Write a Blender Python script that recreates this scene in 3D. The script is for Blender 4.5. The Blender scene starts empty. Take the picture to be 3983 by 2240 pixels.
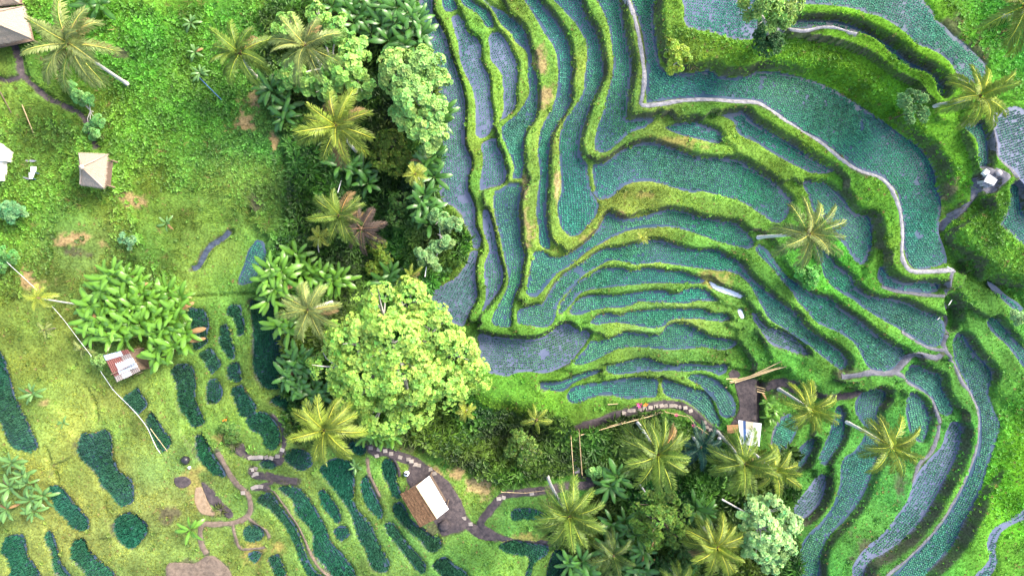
import bpy, math, random
import numpy as np
from mathutils import Vector, Matrix

random.seed(7); RNG = np.random.default_rng(7)
SC = bpy.context.scene
C = SC.collection
R = math.radians

# ------------------------------------------------------------------ camera
H = 67.0                      # drone height above the datum (m)
FW, FH = 3983.0, 2240.0       # photograph size (px)
MPP = 100.0 / FW              # metres per photo pixel on the datum plane
cam_d = bpy.data.cameras.new('camera'); cam = bpy.data.objects.new('camera', cam_d); C.objects.link(cam)
cam.location = (0, 0, H); cam.rotation_euler = (0, 0, 0)
cam_d.sensor_width = 36.0; cam_d.lens = 36.0 * H / 100.0
cam_d.clip_start = 0.5; cam_d.clip_end = 2000.0
SC.camera = cam
# ------------------------------------------------------------------ sky and sun
SUN_AZ = math.atan2(0.80, 0.60)     # clockwise from +Y: from the upper right of the picture
SUN_EL = R(40)
w = bpy.data.worlds.new('World'); SC.world = w; w.use_nodes = True
nt = w.node_tree
bg = nt.nodes['Background']; sky = nt.nodes.new('ShaderNodeTexSky')
sky.sky_type = 'NISHITA'; sky.sun_disc = False
sky.sun_elevation = SUN_EL; sky.sun_rotation = SUN_AZ
sky.air_density = 1.0; sky.dust_density = 4.0; sky.ozone_density = 1.0
nt.links.new(sky.outputs[0], bg.inputs[0]); bg.inputs[1].default_value = 0.15
sun_d = bpy.data.lights.new('sun', 'SUN'); sun_d.energy = 1.5; sun_d.angle = R(16); sun_d.color = (1.0, 0.93, 0.82)
sun = bpy.data.objects.new('sun', sun_d); C.objects.link(sun)
sdir = Vector((math.sin(SUN_AZ) * math.cos(SUN_EL), math.cos(SUN_AZ) * math.cos(SUN_EL), math.sin(SUN_EL)))
sun.rotation_euler = sdir.to_track_quat('Z', 'Y').to_euler(); sun.location = sdir * 90
SC.view_settings.view_transform = 'Standard'; SC.view_settings.look = 'None'
SC.view_settings.exposure = 2.05; SC.view_settings.gamma = 1.0
SC.view_settings.use_curve_mapping = False
SC.render.engine = 'CYCLES'
SC.cycles.max_bounces = 5; SC.cycles.diffuse_bounces = 3; SC.cycles.glossy_bounces = 2
SC.cycles.transmission_bounces = 2; SC.cycles.transparent_max_bounces = 4
SC.cycles.use_denoising = True

# ------------------------------------------------------------------ photo pixel -> place
TILES = {'A': (0, 0, 1.932), 'B': (1000, 0, 1.932), 'C': (1600, 0, 1.932), 'D': (2500, 0, 1.932), 'E': (2983, 0, 1.932),
         'F': (0, 745, 1.932), 'G': (1000, 745, 1.932), 'H': (1800, 745, 1.932), 'I': (2400, 745, 1.932), 'J': (2983, 745, 1.932),
         'K': (0, 1490, 1.932), 'L': (700, 1490, 1.932), 'M': (1400, 1490, 1.092), 'N': (2100, 1490, 1.092), 'O': (2983, 1490, 1.092),
         'P': (600, 1150, 1.82), 'Q': (2000, 1350, 1.092), 'S': (2780, 1400, 2.275), 'T': (2200, 1540, 2.206), 'U': (380, 1330, 4.818),
         'V': (1530, 1810, 3.035), 'W': (3780, 640, 5.85), 'Y': (0, 540, 4.55), 'X': (0, 0, 1.0)}
def px_list(s):
    """'C: 1,2 3,4; H: 5,6' -> photo pixels"""
    out = []
    for seg in s.split(';'):
        t, pts = seg.split(':')
        ox, oy, k = TILES[t.strip()]
        for p in pts.split():
            a, b = p.split(',')
            out.append((ox + float(a) / k, oy + float(b) / k))
    return out
def at(u, v, z=0.0):
    k = MPP * (H - z) / H
    return np.array(((u - FW / 2) * k, -(v - FH / 2) * k, z))
def catmull(P, closed=True, step=0.3):
    P = np.asarray(P, float); n = len(P); out = []
    rng = range(n) if closed else range(n - 1)
    for i in rng:
        if closed:
            a, b, c, d = P[i - 1], P[i], P[(i + 1) % n], P[(i + 2) % n]
        else:
            a, b, c, d = P[max(i - 1, 0)], P[i], P[i + 1], P[min(i + 2, n - 1)]
        m = max(1, int(np.linalg.norm((c - b)[:2]) / step))
        for k in range(m):
            t = k / m
            out.append(0.5 * ((2 * b) + (c - a) * t + (2 * a - 5 * b + 4 * c - d) * t * t + (3 * b - a - 3 * c + d) * t ** 3))
    if not closed: out.append(P[-1])
    return np.array(out)
def smooth(a, b, x):
    t = np.clip((x - a) / (b - a), 0, 1); return t * t * (3 - 2 * t)
_lat = {}
def vnoise(x, y, scale, seed=0):
    if seed not in _lat: _lat[seed] = np.random.default_rng(1000 + seed).random((256, 256))
    L = _lat[seed]
    fx = np.asarray(x) / scale + 1000.0; fy = np.asarray(y) / scale + 1000.0
    ix = np.floor(fx).astype(int); iy = np.floor(fy).astype(int)
    tx = fx - ix; ty = fy - iy; tx = tx * tx * (3 - 2 * tx); ty = ty * ty * (3 - 2 * ty)
    g = lambda i, j: L[i & 255, j & 255]
    return (g(ix, iy) * (1 - tx) + g(ix + 1, iy) * tx) * (1 - ty) + (g(ix, iy + 1) * (1 - tx) + g(ix + 1, iy + 1) * tx) * ty

# ------------------------------------------------------------------ materials
def srgb(r, g, b):
    f = lambda c: c / 12.92 if c <= 0.04045 else ((c + 0.055) / 1.055) ** 2.4
    return (f(r / 255), f(g / 255), f(b / 255), 1.0)
def new_mat(name):
    m = bpy.data.materials.new(name); m.use_nodes = True
    return m, m.node_tree, m.node_tree.nodes['Principled BSDF']
def plain(name, col, rough=0.7, var=0.25, scale=6.0, spec=0.3, bump=0.0, stretch=None, dark=0.6):
    """base colour broken up by two noises"""
    m, t, b = new_mat(name)
    tc = t.nodes.new('ShaderNodeTexCoord'); mp = t.nodes.new('ShaderNodeMapping')
    if stretch: mp.inputs['Scale'].default_value = stretch
    t.links.new(tc.outputs['Object'], mp.inputs[0])
    n = t.nodes.new('ShaderNodeTexNoise'); n.inputs['Scale'].default_value = scale; n.inputs['Detail'].default_value = 5
    t.links.new(mp.outputs[0], n.inputs['Vector'])
    mx = t.nodes.new('ShaderNodeMix'); mx.data_type = 'RGBA'
    c = np.array(col[:3])
    mx.inputs['A'].default_value = (*np.clip(c * (1 - var) * dark / 0.6, 0, 1), 1); mx.inputs['B'].default_value = (*np.clip(c * (1 + var), 0, 1), 1)
    t.links.new(n.outputs['Fac'], mx.inputs['Factor'])
    oi = t.nodes.new('ShaderNodeObjectInfo'); hs = t.nodes.new('ShaderNodeHueSaturation')
    mr = t.nodes.new('ShaderNodeMapRange'); mr.inputs['To Min'].default_value = 0.72; mr.inputs['To Max'].default_value = 1.25
    t.links.new(oi.outputs['Random'], mr.inputs['Value']); t.links.new(mr.outputs[0], hs.inputs['Value'])
    t.links.new(mx.outputs['Result'], hs.inputs['Color']); t.links.new(hs.outputs[0], b.inputs['Base Color'])
    b.inputs['Roughness'].default_value = rough; b.inputs['Specular IOR Level'].default_value = spec
    if bump:
        bp = t.nodes.new('ShaderNodeBump'); bp.inputs['Strength'].default_value = bump; bp.inputs['Distance'].default_value = 0.05
        t.links.new(n.outputs['Fac'], bp.inputs['Height']); t.links.new(bp.outputs[0], b.inputs['Normal'])
    return m
def leafy(name, rough=0.5, spec=0.3, trans=0.3, attr='tint', col=None, var=0.2):
    """foliage: colour from the 'tint' attribute (or a fixed colour), light passing through the blades"""
    m, t, b = new_mat(name)
    if col is None:
        a = t.nodes.new('ShaderNodeAttribute'); a.attribute_name = attr; src = a.outputs['Color']
    else:
        rg = t.nodes.new('ShaderNodeRGB'); rg.outputs[0].default_value = (*col[:3], 1); src = rg.outputs[0]
    g = t.nodes.new('ShaderNodeNewGeometry'); n = t.nodes.new('ShaderNodeTexNoise')
    n.inputs['Scale'].default_value = 1.3; n.inputs['Detail'].default_value = 3
    t.links.new(g.outputs['Position'], n.inputs['Vector'])
    oi = t.nodes.new('ShaderNodeObjectInfo')
    ad = t.nodes.new('ShaderNodeMath'); ad.operation = 'ADD'; t.links.new(n.outputs['Fac'], ad.inputs[0]); t.links.new(oi.outputs['Random'], ad.inputs[1])
    mr = t.nodes.new('ShaderNodeMapRange'); mr.inputs['From Min'].default_value = 0.3; mr.inputs['From Max'].default_value = 1.7
    mr.inputs['To Min'].default_value = 1 - var; mr.inputs['To Max'].default_value = 1 + var
    t.links.new(ad.outputs[0], mr.inputs['Value'])
    hs = t.nodes.new('ShaderNodeHueSaturation'); t.links.new(mr.outputs[0], hs.inputs['Value']); t.links.new(src, hs.inputs['Color'])
    t.links.new(hs.outputs[0], b.inputs['Base Color'])
    b.inputs['Roughness'].default_value = rough; b.inputs['Specular IOR Level'].default_value = spec
    if trans:
        tr = t.nodes.new('ShaderNodeBsdfTranslucent'); t.links.new(hs.outputs[0], tr.inputs['Color'])
        ms = t.nodes.new('ShaderNodeMixShader'); ms.inputs[0].default_value = trans
        out = t.nodes['Material Output']
        t.links.new(b.outputs[0], ms.inputs[1]); t.links.new(tr.outputs[0], ms.inputs[2]); t.links.new(ms.outputs[0], out.inputs[0])
    return m

# ------------------------------------------------------------------ objects
def tag(o, label=None, cat=None, group=None, kind=None):
    if label: o['label'] = label
    if cat: o['category'] = cat
    if group: o['group'] = group
    if kind: o['kind'] = kind
    return o
def empty(name, loc, rz=0.0):
    o = bpy.data.objects.new(name, None); C.objects.link(o); o.location = loc; o.rotation_euler = (0, 0, rz)
    o.empty_display_size = 0.2
    return o
def link(name, me, parent=None, loc=None, rot=None, scl=None):
    o = bpy.data.objects.new(name, me); C.objects.link(o)
    if parent: o.parent = parent
    if loc is not None: o.location = loc
    if rot is not None: o.rotation_euler = rot
    if scl is not None: o.scale = scl
    return o
def copy_tree(o, parent=None):
    c = o.copy(); C.objects.link(c); c.parent = parent
    for ch in o.children: copy_tree(ch, c)
    return c
def np_mesh(name, V, F, mat, tint=None, smooth_shade=False):
    """V (n,3); F (m,3) or (m,4) int; tint (n,3)"""
    V = np.asarray(V, np.float32); F = np.asarray(F, np.int32)
    me = bpy.data.meshes.new(name); k = F.shape[1]
    me.vertices.add(len(V)); me.vertices.foreach_set('co', V.ravel())
    me.loops.add(F.size); me.loops.foreach_set('vertex_index', F.ravel())
    me.polygons.add(len(F)); me.polygons.foreach_set('loop_start', np.arange(0, F.size, k, dtype=np.int32))
    me.polygons.foreach_set('loop_total', np.full(len(F), k, np.int32))
    if smooth_shade: me.polygons.foreach_set('use_smooth', np.ones(len(F), bool))
    if tint is not None:
        a = me.attributes.new('tint', 'FLOAT_COLOR', 'POINT')
        a.data.foreach_set('color', np.concatenate([np.asarray(tint, np.float32), np.ones((len(V), 1), np.float32)], 1).ravel())
    me.update(calc_edges=True)
    if mat: me.materials.append(mat)
    return me
class MB:
    def __init__(s): s.v = []; s.f = []
    def add(s, V, F):
        k = len(s.v); s.v += [tuple(p) for p in V]; s.f += [tuple(i + k for i in f) for f in F]; return s
    def quad(s, a, b, c, d): return s.add([a, b, c, d], [(0, 1, 2, 3)])
    def slab(s, quad, th):
        """a panel: four corners (counter-clockwise from above), thickened downwards along its normal"""
        q = [np.asarray(p, float) for p in quad]
        n = np.cross(q[1] - q[0], q[3] - q[0]); n /= np.linalg.norm(n)
        if n[2] < 0: q = q[::-1]; n = -n
        lo = [p - n * th for p in q]
        return s.add(q + lo, [(0, 1, 2, 3), (7, 6, 5, 4), (0, 4, 5, 1), (1, 5, 6, 2), (2, 6, 7, 3), (3, 7, 4, 0)])
    def box(s, c, sx, sy, sz, rz=0.0):
        ca, sa = math.cos(rz), math.sin(rz); V = []
        for z in (-.5, .5):
            for x, y in ((-.5, -.5), (.5, -.5), (.5, .5), (-.5, .5)):
                X, Y = x * sx, y * sy; V.append((c[0] + X * ca - Y * sa, c[1] + X * sa + Y * ca, c[2] + z * sz))
        return s.add(V, [(3, 2, 1, 0), (4, 5, 6, 7), (0, 1, 5, 4), (1, 2, 6, 5), (2, 3, 7, 6), (3, 0, 4, 7)])
    def tube(s, pts, rad, n=6, cap=True):
        pts = [Vector(p) for p in pts]
        rad = rad if hasattr(rad, '__len__') else [rad] * len(pts)
        V = []; F = []
        for i, p in enumerate(pts):
            d = (pts[min(i + 1, len(pts) - 1)] - pts[max(i - 1, 0)]).normalized()
            a = d.cross(Vector((0, 0, 1)) if abs(d.z) < 0.9 else Vector((1, 0, 0))).normalized(); b = d.cross(a)
            for k in range(n):
                t = 2 * math.pi * k / n; V.append(p + (a * math.cos(t) + b * math.sin(t)) * rad[i])
        for i in range(len(pts) - 1):
            for k in range(n):
                F.append((i * n + k, i * n + (k + 1) % n, (i + 1) * n + (k + 1) % n, (i + 1) * n + k))
        if cap: F += [tuple(range(n)), tuple(reversed(range((len(pts) - 1) * n, len(pts) * n)))]
        return s.add(V, F)
    def mesh(s, name, mat, smooth_shade=False):
        me = bpy.data.meshes.new(name); me.from_pydata([tuple(map(float, p)) for p in s.v], [], s.f)
        if smooth_shade:
            for p in me.polygons: p.use_smooth = True
        me.update()
        if mat: me.materials.append(mat)
        return me
    def build(s, name, mat, parent=None, smooth_shade=False, loc=None):
        me = s.mesh(name, mat, smooth_shade)
        return link(name, me, parent, loc)

# ------------------------------------------------------------------ the paddies: water level, planting, label, outline
# planting: y young rows in open water, f fuller rows, d dense dark rice, w bare water
PADDIES = [
(0.0,'y','long sinuous paddy bordering the gully, lowest and leftmost of the upper terraces','C: 60,-120 65,0 75,200 130,330 150,450 190,600 215,800 235,1000 228,1130 220,1300 212,1449; G:1375,0 1390,70 1470,110 1540,180 1560,250 1600,310 1622,390 1625,425 1660,425 1685,360 1640,250 1640,130 1590,0; C: 425,1449 430,1330 455,1250 445,1180 405,1090 405,980 405,780 380,650 340,530 290,390 255,260 210,180 165,100 163,0 160,-120'),
(-0.1,'y','muddy paddy whose lower end slips under the big pale tree crown','G: 1605,455 1580,530 1500,640 1400,700 1300,770 1260,830 1330,900 1420,960 1540,1010 1575,960 1600,900 1655,800 1650,730 1640,600 1650,500 1658,445'),
(1.0,'f','tiny cut-off paddy at top edge beside the gully-side strip','C: 232,-80 235,40 265,90 300,90 345,70 325,0 320,-80'),
(0.9,'y','tapering spindle paddy between two grassy bunds, second from gully','C: 305,130 340,110 400,170 420,240 510,310 525,400 530,480 580,570 595,650 598,760 615,850 620,920 590,1000 545,1035 490,1020 485,900 480,760 450,640 400,540 365,430 355,330 320,220'),
(0.8,'y','small rounded paddy closing below the tapering spindle paddy','C: 530,1080 600,1045 640,1040 640,1090 680,1160 695,1230 715,1290 710,1340 680,1390 590,1410 520,1430 515,1380 530,1290 540,1190 525,1120'),
(1.5,'f','narrow wedge paddy at top edge above the pond with pale glare','C: 371,-40 441,-40 461,20 531,60 581,100 621,190 611,210 571,210 531,150 491,100 421,60 381,20'),
(1.4,'y','leaf-shaped paddy with pale sky glare along its upper right rim','C: 580,280 610,250 650,245 700,290 740,360 775,440 800,490 800,560 790,640 785,720 790,780 760,840 700,890 665,910 690,850 697,760 690,650 680,560 640,500 600,450 590,360'),
(2.0,'f','long winding paddy left of the dry brown bank','C: 505,-40 600,60 640,120 680,190 740,240 790,320 860,380 880,450 875,560 890,680 870,750 800,850 720,920 680,960 685,1030 720,1110 755,1190 775,1260 760,1340 790,1345 830,1340 835,1280 850,1230 840,1140 840,1060 870,980 920,910 945,830 950,740 945,620 940,560 905,500 905,420 880,330 850,230 800,180 740,130 690,90 630,65 570,20 530,-40'),
(1.7,'f','long column paddy ending beside the brown straw patch','H: 240,0 290,-20 350,-60 430,-55 440,0 425,110 430,250 440,380 465,480 450,560 435,680 400,760 375,850 365,930 360,1010 290,1015 225,990 230,930 270,850 320,760 345,680 340,600 310,480 290,370 260,260 235,130'),
(0.7,'y','slender bow-shaped paddy between curved bunds above the big pale tree','H: 155,140 185,135 210,200 240,320 270,480 300,580 305,640 290,710 240,790 190,860 145,900 170,820 175,740 160,640 165,540 200,450 190,380 160,310 150,220'),
(3.0,'f','ribbon paddy right of the dry brown bank, narrowing to a thin tail','C: 830,-40 890,60 950,160 1000,250 1070,350 1100,450 1105,600 1090,720 1050,830 1000,920 970,1000 955,1100 955,1200 970,1300; H: 560,60 555,180 575,280 582,400 655,428 640,300 625,180 635,0; C: 1030,1330 1032,1200 1037,1110 1052,1020 1100,940 1160,850 1200,760 1200,690 1195,610 1210,540 1200,450 1180,330 1130,230 1080,150 1000,60 935,-20'),
(4.0,'f','broad S-curved paddy ending in a rounded tongue','C: 1050,-40 1130,60 1230,170 1280,250 1310,310 1325,420 1310,520 1300,620 1290,700 1230,800 1160,900 1120,1000 1112,1100 1115,1200 1125,1300 1130,1440; H: 712,100 722,200 750,280 810,335 860,330 920,280 1000,180 1020,100 1000,50; C: 1352,1440 1330,1330 1318,1235 1285,1190 1265,1100 1280,1000 1310,900 1350,780 1400,680 1440,560 1430,430 1410,330 1370,220 1300,110 1250,-30'),
(5.3,'f','hook-shaped paddy inside the corner of the white footpath','C: 1385,-40 1450,100 1490,230 1510,350 1520,480 1505,600 1470,720 1440,850 1400,960 1380,1060 1385,1130 1420,1148 1490,1130 1570,1060 1640,1000 1750,960; D: 0,975 60,925 110,868 ; C: 1800,895 1700,895 1610,905 1620,850 1625,760 1640,640 1655,500 1630,370 1600,230 1580,100 1560,0 1540,-60'),
(6.8,'f','largest paddy, sweeping along the whole white footpath','C: 1650,-60 1690,100 1730,220 1755,350 1765,480 1770,600 1765,720 1775,778; D:30,772 130,760 280,740 480,735 700,750 840,755 930,800 1050,880 1200,985 1350,1065 1500,1175 1600,1260 1700,1300 1800,1330; E: 920,1380; J: 975,0 1010,120 1030,240 1030,400 1050,500 1100,572 1200,578 1300,550 1345,530 1325,430 1285,320 1285,250 1305,150 1305,50; E: 1280,1440 1260,1310 1210,1200 1130,1100 1000,1010 850,900 700,800 540,700 370,620 190,570 70,545; D: 870,540 760,580 580,580 500,535 300,560 180,540 130,490 110,400 90,250 70,100 85,30 60,-60'),
(9.6,'y','pale paddy at top edge left of the tall bright tree','D: 330,-60 315,60 310,150 330,200 400,225 500,240 600,270 700,300 790,300 850,270 860,150 850,-60'),
(9.7,'f','thin curved paddy above the wide grassy slope, right of the tall tree','E: 60,190 190,165 350,160 500,158 600,182 700,222 830,292 950,365 1050,452 1170,515 1250,560 1300,620 1330,700 1300,740 1262,700 1225,600 1155,540 1060,520 985,480 905,405 810,320 690,258 560,232 430,200 280,218 80,212'),
(9.7,'f','short strip paddy between the right-hand palm and the stone table','E: 1440,920 1530,930 1600,930 1640,1010 1660,1100 1660,1200 1640,1260 1580,1260 1565,1180 1560,1080 1520,1010 1450,950'),
(11.0,'f','uppermost broad paddy curving down from the top edge to the right','E: 180,-80 190,30 300,30 500,42 640,62 760,102 860,128 960,185 1050,255 1130,335 1210,360 1300,405 1370,462 1420,540 1440,600 1600,620 1650,520 1590,430 1520,370 1460,310 1400,270 1340,205 1270,150 1240,80 1170,0 1150,-80'),
(10.6,'y','paddy on the right edge just below the right-hand palm','E: 1690,870 1760,840 1850,800 1932,830 2030,900 2030,1440 1932,1370 1850,1270 1790,1230 1740,1180 1735,1080 1710,980'),
(9.4,'f','curved paddy on the right edge below the stone table','J: 1790,-30 1800,60 1780,190 1745,230 1800,290 1870,350 1932,400 2030,440 2030,250 1932,180 1900,80 1890,0 1880,-60'),
(5.0,'f','small eye-shaped paddy below the corner of the white footpath','D: 170,960 240,935 380,920 480,950 560,980 590,1020 600,1070 560,1080 480,1060 350,1030 250,1000 190,975'),
(5.5,'f','long wedge paddy directly below the diagonal white footpath','D: 590,870 680,850 770,850 800,890 850,930 950,990 1050,1050 1150,1110 1250,1180 1330,1230 1430,1290 1380,1300 1280,1300 1180,1260 1080,1210 960,1140 850,1070 740,1020 700,980 690,920 640,890'),
(4.1,'f','wide boat-shaped paddy in the middle, below the eye-shaped one','C: 1368,1240 1450,1228 1540,1160 1620,1115 1720,1080 1760,1072; D: 120,1085 250,1130 380,1175 480,1190 640,1195 720,1210 830,1270 920,1330 1000,1380; I: 1270,20 1310,70 1290,150 1250,222 1180,232 1100,180 1000,110 900,60 780,30 630,-5; D: 380,1449 250,1415 100,1370 0,1362; C: 1650,1375 1590,1400 1540,1449; H: 1100,50 1030,60 1010,40 980,0; C: 1385,1440 1370,1330'),
(4.7,'f','fan-shaped paddy to the upper right of the leaning palm','I: 1388,-74 1480,-70 1560,-60 1640,0 1700,50 1750,130 1800,170 1890,190 1915,290 1920,400 1900,440 1870,530 1830,550 1790,520 1740,450 1700,390 1640,330 1600,250 1540,190 1480,150 1450,60 1415,-10'),
(2.8,'f','arched paddy with a square pocket at its left end','H: 1060,190 1095,155 1180,202 1250,207 1380,180 1480,150 1560,137 1680,157 1760,190 1850,207; I: 780,222 890,240 950,290 1000,340 1030,400 990,433 900,410 780,380 640,330 520,290 400,265 ; H: 1500,265 1380,272 1250,292 1150,332 1070,372 960,432 880,492 800,560 720,605 650,680 590,755 555,792 510,788 475,760 490,680 500,600 520,520 540,452 610,450 660,492 740,490 830,450 900,400 980,330 1030,260'),
(2.0,'f','longest arched paddy, running from the blue water pocket to the lower right','H: 410,900 470,872 540,852 600,842 650,760 700,680 760,620 840,570 920,520 1000,460 1080,428 1180,420 1250,402 1330,380 1420,362 1500,372 1620,410 1760,442; I: 740,440 820,490 910,520 950,570 1000,640 1080,710 1150,770 1250,850 1340,910 1400,1000 1470,1060 1540,1110 1620,1160 1690,1210 1730,1270 1720,1320 1680,1340 1600,1280 1500,1200 1400,1120 1280,1040 1150,960 1100,880 1050,790 1000,700 940,640 850,600 740,590 620,575 ; H: 1600,550 1480,532 1380,540 1290,545 1200,522 1100,518 1020,560 900,630 840,690 780,760 720,830 700,900 690,960 650,1010 600,1020 500,1002 420,990'),
(1.4,'f','crescent paddy with a brown plank across it','H: 720,900 730,850 800,760 850,690 930,640 1020,590 1080,572 1180,572 1250,592 1290,597 1360,572 1430,577 1520,592 1620,597 1740,637 1820,672 1760,690 1640,690 1500,685 1350,692 1220,706 1080,721 950,737 880,765 830,820 790,870 760,905 725,915'),
(1.3,'w','thin sliver of water coloured with sky glare beside the crescent paddies','I: 690,672 760,710 830,730 900,755 948,785 935,803 860,780 800,760 720,722'),
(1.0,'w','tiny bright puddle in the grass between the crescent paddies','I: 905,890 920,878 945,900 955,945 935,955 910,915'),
(0.9,'f','wavy crescent paddy, third up from the bare mud paddy','H: 800,910 830,850 870,810 940,780 1020,775 1120,780 1250,765 1400,745 1500,740 1560,765 1620,770 1660,740 1720,725 1800,730 1860,770 1910,822 1860,822 1760,817 1690,837 1600,835 1500,830 1420,835 1330,822 1260,857 1180,872 1080,872 980,890 900,920 850,930'),
(0.45,'f','wavy crescent paddy with white glare at its right end','H: 960,985 1000,935 1090,915 1180,930 1250,902 1380,890 1500,880 1640,880; I: 560,878 650,885 700,915 750,918 810,920 850,962 800,975 700,968 620,955 ; H: 1700,955 1620,952 1555,968 1500,1012 1440,1025 1340,1012 1220,988 1100,985 1010,1000'),
(-0.7,'y','wide slate-blue paddy right of the big pale tree','H: 120,1070 250,1090 400,1105 530,1108 620,1085 680,1040 740,1000 800,995 850,1035 930,1045 960,1070 930,1130 880,1190 820,1270 760,1310 680,1345 600,1362 500,1350 400,1360 340,1385 250,1370 180,1350 140,1250 125,1150'),
(-0.3,'f','broad wavy paddy to the right of the slate-blue paddy','H: 835,1285 870,1240 930,1180 960,1125 1040,1120 1120,1100 1200,1060 1280,1060 1400,1075 1490,1070 1530,1010 1620,990 1700,1005; I: 620,1050 720,1095 860,1112 900,1142 830,1185 760,1185 650,1168 540,1178 420,1185 ; H: 1480,1182 1400,1170 1280,1165 1160,1182 1080,1222 1000,1262 920,1292 850,1300'),
(-1.0,'f','thin wavy paddy just left of the bamboo pole pile','H: 1080,1310 1200,1285 1300,1255 1380,1250 1450,1275 1540,1300 1610,1305 1680,1290 ; I: 620,1300 720,1310 820,1295 815,1360 770,1380 700,1350 600,1340 540,1350 ; H: 1600,1345 1500,1345 1400,1350 1280,1360 1180,1370 1100,1360'),
(-1.5,'f','narrow tongue paddy below the slate-blue paddy','Q: 110,150 200,145 260,120 330,100 370,98 350,112 290,135 240,160 210,185 150,182 112,175'),
(-1.7,'f','lowest long paddy above the stepping-slab path','Q: 225,200 240,175 300,155 370,148 430,138 520,128 605,138 608,170 600,210 560,212 480,220 420,205 360,205 300,225 270,238 232,230'),
(-1.7,'f','curved paddy hugging the bend of the stepping-slab path','Q: 632,140 700,155 760,175 820,195 840,235 855,275 880,320 870,335 835,318 800,285 760,250 720,225 660,210 635,190'),
(-1.3,'f','banana-shaped paddy beside the dark earth yard','Q: 730,122 780,115 840,130 880,155 915,195 940,240 935,290 910,300 880,290 865,255 845,215 800,170 760,145'),
(3.0,'f','long diagonal paddy passing just below the leaning palm','I: 1035,430 1062,400 1110,420 1160,480 1220,570 1280,640 1360,700 1420,740 1500,780; J: 460,800 560,880 680,960 780,1040 900,1130 1020,1190 1038,1220 985,1290 940,1340 850,1352 780,1330 740,1285 700,1205 650,1130 580,1080 480,1030 380,985 310,905; I: 1360,825 1310,745 1250,680 1180,590 1100,510'),
(4.0,'f','long diagonal paddy that starts under the leaning palm','J: 370,390 430,440 480,500 530,560 590,600 640,650 650,690 720,760 820,795 950,810 1060,840 1150,890 1240,920 1300,950 1325,990 1330,1080 1310,1150 1260,1165 1180,1150 1100,1100 1010,1040 900,980 800,920 720,870 650,810 560,760 480,700 430,630 410,560 390,500 360,430'),
(5.2,'f','small crescent paddy outside the lower bend of the white footpath','J: 850,560 830,640 850,680 900,720 1000,745 1120,755 1220,765 1290,740 1290,700 1200,680 1120,680 1050,690 960,660 900,620 870,570'),
(1.1,'y','pointed paddy above the bamboo pole pile','I: 1010,905 1040,915 1080,980 1140,1020 1220,1040 1300,1080 1370,1130 1420,1190 1430,1225 1350,1215 1250,1180 1160,1150 1110,1090 1070,1030 1030,970'),
(3.4,'f','very long strip paddy sweeping down the right side to the bottom edge','J: 1385,1110 1430,1060 1480,1080 1520,1150 1580,1230 1650,1300 1690,1380; O: 940,40 965,120 988,180 968,260 935,360 900,470 835,590 785,690 690,790 620,870 490,870 600,752 690,662 760,572 815,480 855,390 893,290 903,200 897,110 860,30; J: 1480,1400 1420,1290 1385,1190'),
(2.2,'f','short curved paddy below the fork of the dirt paths','J: 1020,1370 1070,1300 1120,1300 1220,1350 1290,1370 1310,1449; O: 750,40 790,110 770,135 735,125 700,65 640,20 600,-5'),
(1.5,'f','small curved paddy right of the lower right palm crown','O: 600,40 640,50 670,90 690,150 680,210 660,250 620,230 595,150 592,90'),
(1.9,'y','long pale-rowed paddy curving to the bottom edge','O: 780,165 820,170 825,220 800,320 740,440 690,530 640,600 580,660 500,720 430,760 400,840 370,870 365,780 420,700 480,650 540,580 600,490 630,400 690,320 740,270 760,210'),
(0.3,'f','long paddy passing left of the lower right palm to the bottom edge','O: 380,70 430,20 500,35 500,70 470,110 470,180 470,300 440,400 400,490 340,570 270,640 230,720 220,830 200,870 140,870 140,720 170,650 230,590 280,520 310,430 320,330 380,280 420,200 380,130'),
(-0.4,'f','short dark paddy right of the palm beside the dirt yard','O: 290,100 320,110 330,180 320,240 280,300 250,345 220,330 240,270 270,200'),
(-1.0,'y','spindle paddy above the bright round tree at lower right','O: 245,385 250,430 230,500 190,550 140,580 105,550 130,500 180,440 215,390'),
(-1.3,'f','small paddy below the palm beside the dirt yard','O: 30,200 60,150 100,130 130,170 110,240 60,290 20,280'),
(-1.6,'f','narrow paddy half hidden by the rightmost of the three gully palms','O: 130,280 190,230 200,260 160,340 100,390 40,480 20,490 30,440 80,350'),
(5.6,'f','thin strip paddy near the right edge beside the small pale bush','J: 1660,680 1720,720 1800,790 1880,840 1920,880 1900,920 1850,880 1780,820 1700,740'),
(4.7,'f','curved strip paddy leaving the right edge below the small pale bush','J: 1650,960 1700,940 1760,1000 1830,1080 1900,1150 1970,1230 2020,1330 1940,1330 1880,1250 1800,1150 1720,1080 1660,1010'),
(5.2,'y','twisting pale-rowed strip in the lower right corner','O: 1130,560 1040,600 990,640 970,700 975,760 960,800 900,870 830,870 910,790 945,740 935,680 960,620 1010,590 1060,560 1130,510'),
(1.9,'f','sunken pond paddy with a bright left rim beside the gully','F: 1785,690 1810,620 1845,520 1870,440 1932,370 ; G: 40,380 65,450 70,520 60,600 20,650; F: 1870,690 1820,700'),
(5.0,'d','large dark rice bed cut by the left edge','F: -80,1180 0,1205 40,1270 70,1370; K: 85,0 110,80 150,170 200,270 260,400 290,480 240,510 160,500 100,480 50,400 10,290 -80,200'),
(3.6,'d','large hourglass-shaped dark rice bed in the lower left lawn','K: 600,440 620,375 700,380 780,345 830,380 845,450 840,530 870,600 890,660 960,700 1000,750 1005,850 1000,890 930,925 880,890 830,820 770,770 740,690 690,630 630,580 590,510'),
(4.2,'d','diagonal dark rice bed right of the lower left banana plants','K: 355,800 400,765 450,770 520,850 580,920 640,990 670,1040 670,1090 600,1100 540,1070 490,1000 430,950 400,870'),
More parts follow.
